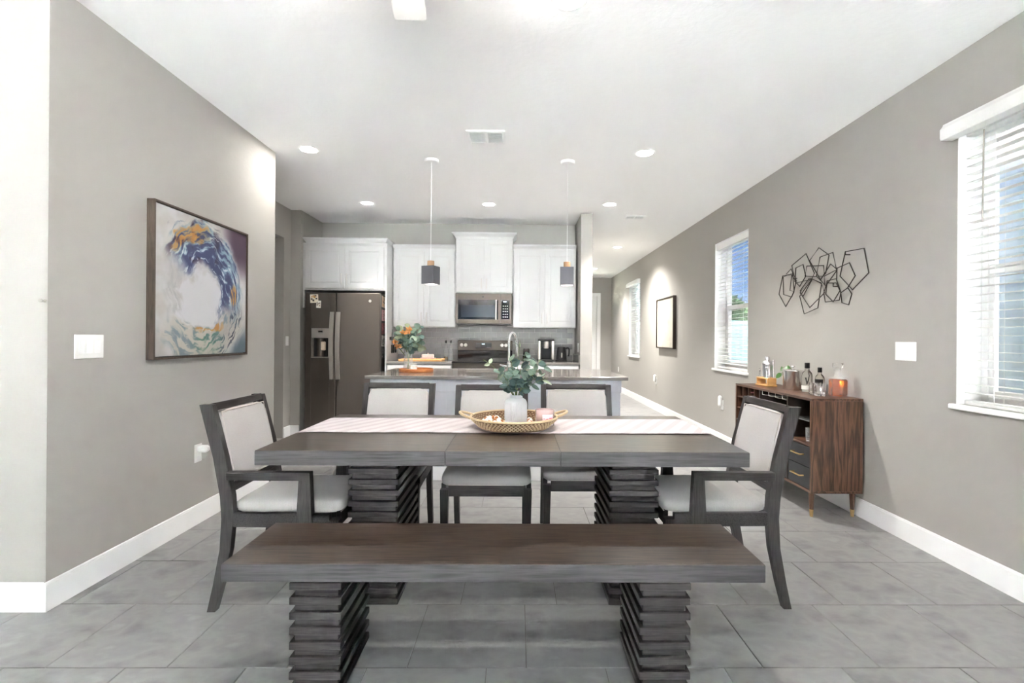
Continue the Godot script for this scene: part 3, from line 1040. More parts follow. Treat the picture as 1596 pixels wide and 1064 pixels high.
	var prof := [[0.0, 0.0], [0.054, 0.0], [0.058, 0.004], [0.0585, 0.03], [0.0585, 0.118], [0.058, 0.130], [0.052, 0.141], [0.040, 0.148], [0.032, 0.152], [0.0305, 0.158], [0.032, 0.166]]
	vb.lathe(V2(prof + [[0.027, 0.166], [0.026, 0.150], [0.026, 0.12]]), 48)
	part(v, "body", vb, M.ceramic)
	var rb := tb([Vector3(0, 0.034, 0), Vector3(0, 0.04, 0.0018), Vector3(0, 0.118, 0.0018), Vector3(0, 0.128, 0.0)], 0.0026, 6).mesh()
	for i in 40:
		var an := TAU * i / 40
		part(v, "rib", rb, M.ceramic, at(Vector3(cos(an) * 0.0568, 0, sin(an) * 0.0568), Vector3(0, PI / 2 - an, 0)))
	# eucalyptus
	var lf := leaf_mesh(0.86, 0.18)
	var lf2 := leaf_mesh(0.42, 0.25)
	var e := thing("eucalyptus_bunch", "green eucalyptus branches spreading from the white ribbed vase", "plant", vz + Vector3(0, 0.13, 0))
	var lm := [M.leaf_0, M.leaf_1, M.leaf_2, M.leaf_0, M.leaf_1]
	leafy(e, Vector3(0, 0, 0.0), [Vector3(-0.03, 0.23, 0.03), Vector3(0.05, 0.26, -0.02), Vector3(-0.10, 0.17, 0.04), Vector3(0.13, 0.22, 0.03), Vector3(0.15, 0.15, 0.02), Vector3(0.09, 0.15, 0.08), Vector3(-0.02, 0.16, 0.08)], 0.046, 4, 12, lf, lm)
	leafy(e, Vector3(0, 0, 0), [Vector3(-0.175, 0.225, 0.02), Vector3(0.02, 0.33, -0.03), Vector3(0.18, 0.21, 0.03), Vector3(-0.12, 0.13, 0.06), Vector3(0.17, 0.13, 0.05)], 0.055, 2, 15, lf2, [M.leaf_0, M.leaf_3])
	leafy(e, Vector3(0, 0.0, 0.01), [Vector3(-0.05, 0.09, 0.06), Vector3(0.05, 0.08, 0.07), Vector3(0.0, 0.10, 0.075), Vector3(0.07, 0.12, 0.06)], 0.048, 3, 18, lf, [M.leaf_2])
	# candle and beads
	var cd := thing("candle_jar", "pink translucent glass candle jar with colourful label", "candle", Vector3(0.148, 0.776, -2.69))
	part(cd, "jar", lt(V2([[0, 0], [0.046, 0], [0.051, 0.006], [0.052, 0.09], [0.0495, 0.09], [0.0485, 0.012], [0, 0.012]]), 32), M.pink_glass)
	part(cd, "wax", lt(V2([[0, 0.0125], [0.048, 0.0125], [0.048, 0.055], [0, 0.055]]), 28), mat("pink_wax", rgb(240, 208, 202), 0.5))
	var lb := MB.new()
	for i in 12:
		var a0 := deg_to_rad(40.0 + i * 5.5)
		var a1 := deg_to_rad(40.0 + (i + 1) * 5.5)
		var d0 := Vector3(cos(a0), 0, sin(a0))
		var d1 := Vector3(cos(a1), 0, sin(a1))
		var u0 := i / 12.0
		var u1 := (i + 1) / 12.0
		var A := d0 * 0.0527 + Vector3(0, 0.012, 0)
		var B := d1 * 0.0527 + Vector3(0, 0.012, 0)
		var C := B + Vector3(0, 0.056, 0)
		var D := A + Vector3(0, 0.056, 0)
		lb.tri(A, B, C, d0, d1, d1, Vector2(u0, 1), Vector2(u1, 1), Vector2(u1, 0))
		lb.tri(A, C, D, d0, d1, d0, Vector2(u0, 1), Vector2(u1, 0), Vector2(u0, 0))
	var im := Image.create(48, 48, false, Image.FORMAT_RGB8)
	im.fill(rgb(228, 214, 226))
	var q := RandomNumberGenerator.new()
	q.seed = 4
	for i in 26:
		im.fill_rect(Rect2i(q.randi_range(2, 38), q.randi_range(14, 30), q.randi_range(3, 8), q.randi_range(2, 6)), [rgb(222, 92, 130), rgb(238, 140, 160), rgb(208, 70, 100)][q.randi_range(0, 2)])
	im.fill_rect(Rect2i(4, 33, 38, 7), rgb(96, 128, 196))
	im.fill_rect(Rect2i(10, 4, 26, 8), rgb(196, 200, 222))
	var lmn := mat("candle_print", Color.WHITE, 0.5)
	lmn.albedo_texture = ImageTexture.create_from_image(im)
	part(cd, "label", lb, lmn)
	var gd := thing("bead_garland", "string of white and brown wooden beads inside wicker tray", "beads", Vector3(-0.02, 0.776, -2.69))
	var bead := MB.new()
	bead.ball(Vector3.ZERO, Vector3.ONE * 0.011, 12)
	var bm := bead.mesh()
	var curve := []
	for i in 22:
		var an := i * 0.62
		curve.append(Vector3(-0.118 + cos(an) * (0.052 - i * 0.0012), 0.001 * i, -0.075 + sin(an) * (0.05 - i * 0.001)))
	for i in 8:
		curve.append(Vector3(0.088 + 0.006 * (i % 2), 0.0, -0.16 + i * 0.0225))
	for i in curve.size():
		part(gd, "bead", bm, M.honey_wood if i % 3 == 0 else M.cream, at(curve[i] + Vector3(0, 0.0115, 0)))
	var st := curve.slice(0, 22)
	part(gd, "string", tb(st.map(func(p): return p + Vector3(0, 0.0115, 0)), 0.0015, 5), M.cream)

# ------------------------------------------------------------------ kitchen
func shaker_door(parent: Node3D, x0: float, x1: float, y0: float, y1: float, z: float, hinge_left: bool, low_handle: bool) -> void:
	var m := MB.new()
	var f := 0.058
	m.span(Vector3(x0, y0, z), Vector3(x0 + f, y1, z + 0.02), 0.0015)
	m.span(Vector3(x1 - f, y0, z), Vector3(x1, y1, z + 0.02), 0.0015)
	m.span(Vector3(x0 + f, y0, z), Vector3(x1 - f, y0 + f, z + 0.02), 0.0015)
	m.span(Vector3(x0 + f, y1 - f, z), Vector3(x1 - f, y1, z + 0.02), 0.0015)
	m.span(Vector3(x0 + f, y0 + f, z), Vector3(x1 - f, y1 - f, z + 0.010))
	m.span(Vector3(x0 + f + 0.02, y0 + f + 0.02, z), Vector3(x1 - f - 0.02, y1 - f - 0.02, z + 0.014), 0.003)
	var d := part(parent, "door", m, M.cabinet_white)
	var hx := (x1 - 0.032) if hinge_left else (x0 + 0.032)
	var hy := (y0 + 0.05) if low_handle else (y1 - 0.18)
	part(d, "handle", tb([Vector3(hx, hy, z + 0.02), Vector3(hx, hy, z + 0.045), Vector3(hx, hy + 0.13, z + 0.045), Vector3(hx, hy + 0.13, z + 0.02)], 0.005, 6), M.brushed)

func upper_cabinet(called: String, label: String, x0: float, x1: float, y0: float, y1: float, zf: float, top: float, wrap := true) -> void:
	var c := Vector3((x0 + x1) / 2, y0, ZB + 0.021)
	var t := thing(called, label, "cabinet", c, 0.0, "white kitchen wall cabinets")
	part(t, "body", sp(Vector3(x0, y0, c.z) - c, Vector3(x1, y1, zf) - c, 0.002), M.cabinet_white)
	var cr := MB.new()
	var h := y1 - y0
	var e := top - y0
	if wrap:
		cr.loft(V2([[0.0, h - 0.01], [0.006, h - 0.008], [0.010, h + 0.012], [0.045, e - 0.022], [0.052, e - 0.014], [0.052, e]]), x0 - c.x, x1 - c.x, 0.0, zf - c.z)
	else:   # butts against its neighbours
		var w := zf - c.z
		cr.t = Transform3D(Basis(Vector3.UP, -PI / 2), Vector3.ZERO)
		cr.prism(PackedVector2Array([Vector2(0, h - 0.01), Vector2(w + 0.006, h - 0.008), Vector2(w + 0.010, h + 0.012), Vector2(w + 0.045, e - 0.022), Vector2(w + 0.052, e - 0.014), Vector2(w + 0.052, e), Vector2(0, e)]), c.x - x1, c.x - x0)
	part(t, "crown", cr, M.cabinet_white)
	var xm := (x0 + x1) / 2
	shaker_door(t, x0 + 0.012 - c.x, xm - 0.0025 - c.x, 0.012, y1 - y0 - 0.03, zf - c.z, true, true)
	shaker_door(t, xm + 0.0025 - c.x, x1 - 0.012 - c.x, 0.012, y1 - y0 - 0.03, zf - c.z, false, true)

func base_cabinet(label: String, x0: float, x1: float) -> void:
	var c := Vector3((x0 + x1) / 2, 0, ZB + 0.021)
	var t := thing("base_cabinet", label, "cabinet", c, 0.0, "white kitchen base cabinets")
	var m := sp(Vector3(x0 - c.x, 0.10, 0), Vector3(x1 - c.x, 0.909, 0.60), 0.002)
	m.span(Vector3(x0 - c.x, 0, 0), Vector3(x1 - c.x, 0.10, 0.53))
	part(t, "body", m, M.cabinet_white)
	part(t, "drawer", sp(Vector3(x0 + 0.012 - c.x, 0.72, 0.60), Vector3(x1 - 0.012 - c.x, 0.895, 0.62), 0.003), M.cabinet_white)
	shaker_door(t, x0 + 0.012 - c.x, -0.0025, 0.12, 0.70, 0.60, true, false)
	shaker_door(t, 0.0025, x1 - 0.012 - c.x, 0.12, 0.70, 0.60, false, false)

func kitchen() -> void:
	# wall cabinets
	var t := thing("fridge_cabinet", "white cabinet with tall side panel above and beside the refrigerator", "cabinet", Vector3(-2.215, 0, ZB + 0.021), 0.0, "white kitchen wall cabinets")
	part(t, "body", sp(Vector3(-0.535, 1.845, 0), Vector3(0.535, 2.43, 0.61), 0.002), M.cabinet_white)
	part(t, "side_panel", sp(Vector3(0.515, 0, 0), Vector3(0.535, 1.845, 0.61), 0.001), M.cabinet_white)
	part(t, "side_panel", sp(Vector3(-0.535, 1.62, 0), Vector3(-0.515, 1.845, 0.61), 0.001), M.cabinet_white)
	var cr := MB.new()
	cr.loft(V2([[0.0, 2.42], [0.006, 2.422], [0.010, 2.442], [0.045, 2.495], [0.052, 2.503], [0.052, 2.517]]), -0.487, 0.487, 0.0, 0.565)
	cr.span(Vector3(-0.535, 2.42, 0), Vector3(0.535, 2.45, 0.61))
	part(t, "crown", cr, M.cabinet_white)
	shaker_door(t, -0.50, -0.0025, 1.87, 2.40, 0.61, true, true)
	shaker_door(t, 0.0025, 0.50, 1.87, 2.40, 0.61, false, true)
	upper_cabinet("upper_cabinet", "white two-door wall cabinet left of the microwave", -1.675, -0.84, 1.39, 2.43, ZB + 0.33, 2.49, false)
	upper_cabinet("upper_cabinet", "tall crowned white cabinet directly above the microwave", -0.835, -0.075, 1.846, 2.585, ZB + 0.37, 2.65)
	upper_cabinet("upper_cabinet", "white two-door wall cabinet right of the microwave", -0.07, 0.777, 1.39, 2.44, ZB + 0.33, 2.50, false)
	base_cabinet("white base cabinet left of the range under grey counter", -1.675, -0.845)
	base_cabinet("white base cabinet right of the range under grey counter", -0.065, 0.79)
	# counters
	t = thing("countertop", "grey stone counter left of the range", "countertop", Vector3(-1.26, 0.91, -6.74), 0.0, "grey stone counters")
	part(t, "slab", sp(Vector3(-0.418, 0, -0.32), Vector3(0.413, 0.03, 0.325), 0.003), M.island_stone)
	t = thing("countertop", "grey stone counter right of the range holding the coffee maker", "countertop", Vector3(0.365, 0.91, -6.74), 0.0, "grey stone counters")
	part(t, "slab", sp(Vector3(-0.43, 0, -0.32), Vector3(0.434, 0.03, 0.325), 0.003), M.island_stone)
	part(t, "side_splash", sp(Vector3(0.414, 0.03, -0.32), Vector3(0.434, 0.13, 0.325), 0.003), M.island_stone)
	# subway tiles, one by one
	var bs := struct("trim_2", sp(Vector3(-1.675, 0.942, ZB), Vector3(0.80, 1.44, ZB + 0.006)), mat("tile_grout", rgb(182, 180, 178), 0.9), "grey subway tile backsplash")
	var tile := bx(Vector3.ZERO, Vector3(0.1495, 0.0745, 0.009), 0.002).mesh()
	for r in 7:
		var y := 0.980 + r * 0.078
		var off := 0.0765 * (r % 2)
		for c in 17:
			var x := -1.60 + c * 0.153 + off
			if x > 0.74 or (y > 1.39 and (x < -0.84 or x > -0.08)):
				continue
			part(bs, "tile", tile, M.subway, at(Vector3(x, y, ZB + 0.0085), Vector3(rng.randf_range(-0.012, 0.012), rng.randf_range(-0.01, 0.01), 0)))
	fridge()
	stove()
	island()
	small_kitchen()

func fridge() -> void:
	var o := Vector3(-2.19, 0, -6.64)
	var t := thing("refrigerator", "slate steel side-by-side refrigerator with water dispenser", "refrigerator", o)
	part(t, "body", sp(Vector3(-0.46, 0.03, -0.40), Vector3(0.46, 1.79, 0.29), 0.006), M.slate_dark)
	var zf := 0.30
	var z1 := 0.36
	var d := MB.new()   # freezer door round the dispenser recess
	var rx0 := -0.385
	var rx1 := -0.165
	d.span(Vector3(-0.465, 0.07, zf), Vector3(rx0, 1.80, z1), 0.006)
	d.span(Vector3(rx1, 0.07, zf), Vector3(-0.086, 1.80, z1), 0.006)
	d.span(Vector3(rx0 - 0.004, 0.07, zf), Vector3(rx1 + 0.004, 0.985, z1), 0.002)
	d.span(Vector3(rx0 - 0.004, 1.355, zf), Vector3(rx1 + 0.004, 1.80, z1), 0.002)
	var fd := part(t, "door", d, M.slate_steel)
	var dp := MB.new()
	dp.span(Vector3(rx0, 1.235, zf), Vector3(rx1, 1.355, z1 + 0.004), 0.002)
	for s in [[rx0, rx0 + 0.01], [rx1 - 0.01, rx1]]:
		dp.span(Vector3(s[0], 0.985, zf), Vector3(s[1], 1.235, z1 + 0.003), 0.001)
	dp.span(Vector3(rx0, 0.985, zf), Vector3(rx1, 0.998, z1 + 0.01), 0.001)
	part(fd, "dispenser_frame", dp, M.brushed)
	part(fd, "dispenser_recess", sp(Vector3(rx0 + 0.01, 0.998, zf - 0.008), Vector3(rx1 - 0.01, 1.235, zf + 0.004)), M.black_plastic)
	part(fd, "dispenser_column", lt(V2([[0.045, 1.0], [0.045, 1.23]]), 20, Vector3(-0.29, 0, zf + 0.006)), M.slate_steel)
	part(fd, "dispenser_paddle", sp(Vector3(-0.275, 1.08, zf + 0.03), Vector3(-0.215, 1.19, zf + 0.05), 0.008), mat("paddle_beige", rgb(205, 190, 172), 0.5))
	part(fd, "dispenser_display", sp(Vector3(-0.30, 1.305, z1 + 0.004), Vector3(-0.245, 1.325, z1 + 0.006)), M.black_glass)
	d = sp(Vector3(-0.078, 0.07, zf), Vector3(0.465, 1.80, z1), 0.008)
	var rd := part(t, "door", d, M.slate_steel)
	part(rd, "emblem", lt(V2([[0, 0.002], [0.016, 0.002], [0.018, 0]]), 20), M.brushed, Transform3D(Basis(Vector3.RIGHT, PI / 2), Vector3(0.34, 1.70, z1)))
	for x in [-0.120, -0.044]:
		var h := MB.new()
		var path := []
		for k in 13:
			var s := k / 12.0
			path.append(Vector2(0.035 + 0.035 * sin(PI * s), 0.72 + 0.84 * s))
		var poly := PackedVector2Array()
		for p in path:
			poly.append(Vector2(z1 + p.x, p.y))
		for i in range(path.size() - 1, -1, -1):
			poly.append(Vector2(z1 + path[i].x - 0.016, path[i].y))
		h.t = Transform3D(Basis(Vector3.UP, -PI / 2), Vector3.ZERO)
		h.prism(poly, -(x + 0.025), -(x - 0.025))
		h.t = Transform3D()
		for y in [0.735, 1.545]:
			h.box(Vector3(x, y, z1 + 0.015), Vector3(0.03, 0.03, 0.034), 0.002)
		part(fd if x < -0.1 else rd, "handle", h, M.brushed)
	# photographs held to the refrigerator by magnets
	var card := func(label: String, p: Vector3, sx: float, sy: float, turn: float, cols: Array, side: bool) -> void:
		var im := Image.create(24, 30, false, Image.FORMAT_RGB8)
		im.fill(cols[0])
		var q := RandomNumberGenerator.new()
		q.seed = int(p.y * 1000)
		for i in 9:
			im.fill_rect(Rect2i(q.randi_range(2, 17), q.randi_range(3, 22), q.randi_range(3, 6), q.randi_range(3, 7)), cols[1 + i % (cols.size() - 1)])
		var m := mat("photo_%d" % int(p.y * 1000), Color.WHITE, 0.4)
		m.albedo_texture = ImageTexture.create_from_image(im)
		var tt := thing("fridge_photo", label, "photo", p, PI / 2 if side else 0.0, "photos stuck to the refrigerator")
		part(tt, "print", bx(Vector3.ZERO, Vector3(sx, sy, 0.003)), m, at(Vector3.ZERO, Vector3(0, 0, turn)))
	var zc := o.z + z1 + 0.0016
	card.call("larger cream photo card at top of the freezer door", Vector3(-2.543, 1.725, zc), 0.10, 0.105, 0.04, [rgb(232, 220, 202), rgb(60, 48, 44), rgb(190, 140, 80), rgb(110, 90, 80)], false)
	card.call("smaller white photo card below the cream one on freezer door", Vector3(-2.487, 1.655, zc + 0.001), 0.055, 0.09, -0.06, [rgb(236, 230, 220), rgb(70, 62, 58), rgb(160, 140, 120)], false)
	var xs := o.x + 0.4618
	var ys := [[1.70, "topmost photo on the right side of the refrigerator"], [1.53, "second photo down on the refrigerator's right side"], [1.36, "reddish third photo down on the refrigerator's right side"], [1.20, "fourth photo down on the refrigerator's right side"], [1.05, "lowest photo on the refrigerator's right side"]]
	for i in ys.size():
		card.call(ys[i][1], Vector3(xs, ys[i][0], -6.46), 0.16, 0.14, 0.05 * (i % 3 - 1), [[rgb(214, 190, 170), rgb(60, 40, 40), rgb(200, 150, 90)], [rgb(196, 150, 150), rgb(90, 50, 55), rgb(230, 220, 215)], [rgb(120, 50, 55), rgb(40, 30, 32), rgb(190, 120, 120)], [rgb(210, 206, 200), rgb(50, 60, 52), rgb(120, 110, 100)], [rgb(60, 58, 60), rgb(190, 188, 186), rgb(30, 30, 32)]][i], true)

func stove() -> void:
	var o := Vector3(-0.455, 0, ZB)
	var t := thing("range", "slate steel electric range with black glass cooktop", "range", o)
	part(t, "body", sp(Vector3(-0.378, 0.04, 0.02), Vector3(0.378, 0.93, 0.63), 0.004), M.slate_steel)
	part(t, "cooktop", sp(Vector3(-0.384, 0.93, 0.06), Vector3(0.384, 0.95, 0.68), 0.004), M.black_glass)
	var bg := MB.new()
	bg.span(Vector3(-0.38, 1.075, 0.02), Vector3(0.38, 1.215, 0.085), 0.006)
	var b := part(t, "backguard", bg, M.slate_steel)
	part(t, "backguard_glass", sp(Vector3(-0.38, 0.945, 0.02), Vector3(0.38, 1.075, 0.075), 0.003), M.black_glass)
	part(b, "control_panel", sp(Vector3(-0.135, 1.115, 0.084), Vector3(0.09, 1.185, 0.088)), M.black_glass)
	part(b, "clock_display", sp(Vector3(-0.045, 1.158, 0.087), Vector3(-0.005, 1.172, 0.089)), M.display)
	for x in [-0.325, -0.27, 0.235, 0.29]:
		part(b, "knob", lt(V2([[0.024, 0], [0.024, 0.006], [0.019, 0.01], [0.018, 0.03], [0, 0.032]]), 20), M.brushed, Transform3D(Basis(Vector3.RIGHT, PI / 2), Vector3(x, 1.15, 0.085)))
	var od := part(t, "oven_door", sp(Vector3(-0.37, 0.22, 0.63), Vector3(0.37, 0.86, 0.665), 0.005), M.slate_steel)
	part(od, "window", sp(Vector3(-0.26, 0.36, 0.664), Vector3(0.26, 0.68, 0.668)), M.black_glass)
	part(od, "handle", tb([Vector3(-0.30, 0.80, 0.66), Vector3(-0.30, 0.80, 0.71), Vector3(0.30, 0.80, 0.71), Vector3(0.30, 0.80, 0.66)], 0.012, 10), M.brushed)
	part(t, "drawer", sp(Vector3(-0.37, 0.06, 0.63), Vector3(0.37, 0.205, 0.66), 0.005), M.slate_steel)
	# microwave
	o = Vector3(-0.457, 1.44, ZB)
	t = thing("microwave", "slate steel microwave mounted over the range", "microwave", o)
	part(t, "body", sp(Vector3(-0.374, 0.0, 0.012), Vector3(0.374, 0.398, 0.36), 0.003), M.slate_dark)
	var m := MB.new()
	var dx0 := -0.376
	var dx1 := 0.222
	m.span(Vector3(dx0, 0.0, 0.36), Vector3(dx0 + 0.035, 0.40, 0.40), 0.003)
	m.span(Vector3(dx0 + 0.035, 0.0, 0.36), Vector3(dx1, 0.055, 0.40), 0.003)
	m.span(Vector3(dx0 + 0.035, 0.315, 0.36), Vector3(dx1, 0.40, 0.40), 0.003)
	m.span(Vector3(dx1 - 0.03, 0.055, 0.36), Vector3(dx1, 0.315, 0.40), 0.002)
	var dr := part(t, "door", m, M.slate_steel)
	part(dr, "window", sp(Vector3(dx0 + 0.035, 0.055, 0.37), Vector3(dx1 - 0.03, 0.315, 0.397)), M.black_glass)
	part(dr, "window_screen", sp(Vector3(dx0 + 0.075, 0.085, 0.396), Vector3(dx1 - 0.075, 0.245, 0.3985)), mat("microwave_screen", rgb(48, 54, 62), 0.08))
	part(dr, "handle", tb([Vector3(0.165, 0.06, 0.40), Vector3(0.165, 0.06, 0.435), Vector3(0.165, 0.31, 0.435), Vector3(0.165, 0.31, 0.40)], 0.009, 10), M.brushed)
	part(dr, "emblem", lt(V2([[0, 0.002], [0.011, 0.002], [0.012, 0]]), 18), M.black_plastic, Transform3D(Basis(Vector3.RIGHT, PI / 2), Vector3(-0.01, 0.356, 0.40)))
	m = MB.new()
	m.span(Vector3(dx1 + 0.003, 0.0, 0.36), Vector3(0.376, 0.40, 0.40), 0.003)
	var cp := part(t, "control_panel", m, M.slate_steel)
	part(cp, "keypad", sp(Vector3(dx1 + 0.012, 0.06, 0.399), Vector3(0.345, 0.315, 0.4025)), M.black_glass)
	part(cp, "clock_display", sp(Vector3(0.262, 0.285, 0.402), Vector3(0.30, 0.298, 0.4035)), M.display)
	for r in 5:
		for c in 3:
			part(cp, "key", bx(Vector3(0.262 + c * 0.026, 0.09 + r * 0.036, 0.4028), Vector3(0.013, 0.009, 0.002)), M.plastic_grey)
	part(t, "vent_grille", sp(Vector3(-0.36, -0.014, 0.05), Vector3(0.36, 0.0, 0.36), 0.002), M.black_plastic)

func island() -> void:
	var o := Vector3(-0.18, 0, -4.9)
	var t := thing("kitchen_island", "white kitchen island base behind the dining chairs", "island", o)
	var m := sp(Vector3(-1.28, 0, -5.42) - o, Vector3(-0.62, 0.884, -4.40) - o, 0.002)
	m.span(Vector3(0.28, 0, -5.42) - o, Vector3(0.905, 0.884, -4.40) - o, 0.002)
	m.span(Vector3(-0.62, 0, -4.80) - o, Vector3(0.28, 0.884, -4.40) - o, 0.002)
	m.span(Vector3(-0.62, 0, -5.42) - o, Vector3(0.28, 0.884, -5.36) - o, 0.002)
	m.span(Vector3(-0.62, 0, -5.36) - o, Vector3(0.28, 0.60, -4.80) - o)
	part(t, "body", m, M.island_white)
	part(t, "frieze_board", sp(Vector3(-1.288, 0.775, -4.40) - o, Vector3(0.913, 0.884, -4.390) - o, 0.002), M.island_white)
	part(t, "baseboard", sp(Vector3(-1.29, 0, -4.40) - o, Vector3(0.915, 0.12, -4.386) - o, 0.003), M.trim_white)
	var c := thing("island_countertop", "polished grey stone island top with sink opening", "countertop", Vector3(-0.18, 0.885, -4.9))
	o = Vector3(-0.18, 0.885, -4.9)
	m = sp(Vector3(-1.325, 0.885, -5.47) - o, Vector3(-0.54, 0.915, -4.352) - o, 0.003)
	m.span(Vector3(0.20, 0.885, -5.47) - o, Vector3(0.965, 0.915, -4.352) - o, 0.003)
	m.span(Vector3(-0.545, 0.885, -4.86) - o, Vector3(0.205, 0.915, -4.352) - o)
	m.span(Vector3(-0.545, 0.885, -5.47) - o, Vector3(0.205, 0.915, -5.30) - o)
	part(c, "slab", m, M.island_stone)
	var s := thing("sink", "stainless steel undermount sink in the island top", "sink", Vector3(-0.17, 0.67, -5.08))
	m = MB.new()
	m.span(Vector3(-0.39, 0, -0.24), Vector3(0.39, 0.008, 0.24))
	for q in [[-0.385, 0.0, 0.008, 0.48], [0.385, 0.0, 0.008, 0.48]]:
		m.box(Vector3(q[0], 0.11, q[1]), Vector3(q[2], 0.205, q[3]))
	for z in [-0.235, 0.235]:
		m.box(Vector3(0, 0.11, z), Vector3(0.762, 0.205, 0.008))
	part(s, "basin", m, M.brushed)
	part(s, "drain", lt(V2([[0, 0.010], [0.03, 0.010], [0.04, 0.008]]), 20), M.chrome)
	# faucet
	var f := thing("faucet", "chrome gooseneck pull-down faucet standing on the island", "faucet", Vector3(-0.083, 0.915, -4.70))
	part(f, "base", lt(V2([[0.028, 0], [0.028, 0.01], [0.022, 0.014], [0.0205, 0.10], [0.016, 0.105], [0, 0.105]]), 24), M.chrome)
	var path := [Vector3(0, 0.10, 0), Vector3(0, 0.27, 0)]
	var dv := Vector3(0.55, 0, -0.83).normalized()
	for k in 13:
		var a := PI * k / 12
		path.append(dv * (0.062 * (1 - cos(a))) + Vector3(0, 0.29 + sin(a) * 0.095, 0))
	path.append(dv * 0.127 + Vector3(0, 0.24, 0))
	part(f, "neck", tb(path, 0.0115, 14), M.chrome)
	part(f, "spray_head", rod(dv * 0.126 + Vector3(0, 0.25, 0), dv * 0.131 + Vector3(0, 0.16, 0), 0.015, 14, 0.017), M.chrome)
	part(f, "handle", rod(Vector3(-0.015, 0.065, 0), Vector3(-0.085, 0.085, 0.01), 0.011, 10, 0.006), M.chrome)
	# tray with flowers and candle
	var ty := 0.915
	var tr := thing("wooden_tray", "round honey wood tray on the left of the island", "tray", Vector3(-0.985, ty, -4.88))
	part(tr, "base", lt(V2([[0, 0], [0.16, 0], [0.165, 0.006], [0.165, 0.032], [0.158, 0.034], [0.155, 0.010], [0, 0.010]]), 40), M.honey_wood)
	var v := thing("glass_vase", "clear glass vase on the round wooden tray", "vase", Vector3(-1.06, ty + 0.0105, -4.87))
	part(v, "body", lt(V2([[0, 0], [0.045, 0], [0.048, 0.004], [0.045, 0.09], [0.036, 0.165], [0.038, 0.185], [0.036, 0.185], [0.034, 0.165], [0.043, 0.09], [0.045, 0.008], [0, 0.008]]), 28), M.clear_glass)
	var e := thing("flower_bouquet", "eucalyptus and orange flower bouquet in clear glass vase", "plant", Vector3(-1.06, ty + 0.02, -4.87))
	var lf := leaf_mesh(0.9, 0.15)
	var b := Vector3(0, 0.10, 0)
	leafy(e, b, [Vector3(-0.12, 0.40, 0.03), Vector3(0.12, 0.42, 0.0), Vector3(0.02, 0.42, 0.02), Vector3(0.15, 0.30, 0.05), Vector3(-0.05, 0.30, 0.08), Vector3(0.08, 0.28, 0.08), Vector3(0.02, 0.26, 0.10), Vector3(0.13, 0.23, 0.05), Vector3(-0.06, 0.36, 0.05)], 0.072, 4, 22, lf, [M.leaf_0, M.leaf_2, M.leaf_3, M.leaf_1, M.leaf_2])
	var pet := leaf_mesh(0.4, 0.3)
	var fq := RandomNumberGenerator.new()
	fq.seed = 31
	for p in [Vector3(-0.03, 0.35, 0.07), Vector3(0.02, 0.38, 0.05), Vector3(-0.11, 0.26, 0.07), Vector3(-0.08, 0.22, 0.09)]:
		var fl := part(e, "flower", rod(b, p, 0.002, 5), M.stem_green)
		for k in 22:
			var y := Vector3(fq.randfn(), 0.5 + fq.randfn() * 0.7, 0.4 + fq.randfn()).normalized()
			var x := y.cross(Vector3(0.3, 0.2, 1)).normalized()
			var l := fq.randf_range(0.03, 0.05)
			part(fl, "petal", pet, M.orange_petal, Transform3D(Basis(x * l, y * l, x.cross(y) * l), p))
	for k in 5:
		var q := Vector3(cos(k * 1.3) * 0.02, 0, sin(k * 1.3) * 0.02)
		part(e, "stalk", rod(q * 0.8 + Vector3(0, 0.003, 0), b + q * -0.3, 0.0025, 5), M.stem_green)
	var cd := thing("white_candle", "white candle in glass beside the clear vase", "candle", Vector3(-1.0, ty + 0.0105, -4.80))
	part(cd, "jar", lt(V2([[0, 0], [0.038, 0], [0.040, 0.003], [0.040, 0.075], [0.038, 0.075], [0.0378, 0.006], [0, 0.006]]), 24), M.clear_glass)
	part(cd, "wax", lt(V2([[0, 0.0065], [0.0372, 0.0065], [0.0372, 0.058], [0, 0.058]]), 24), M.wax)

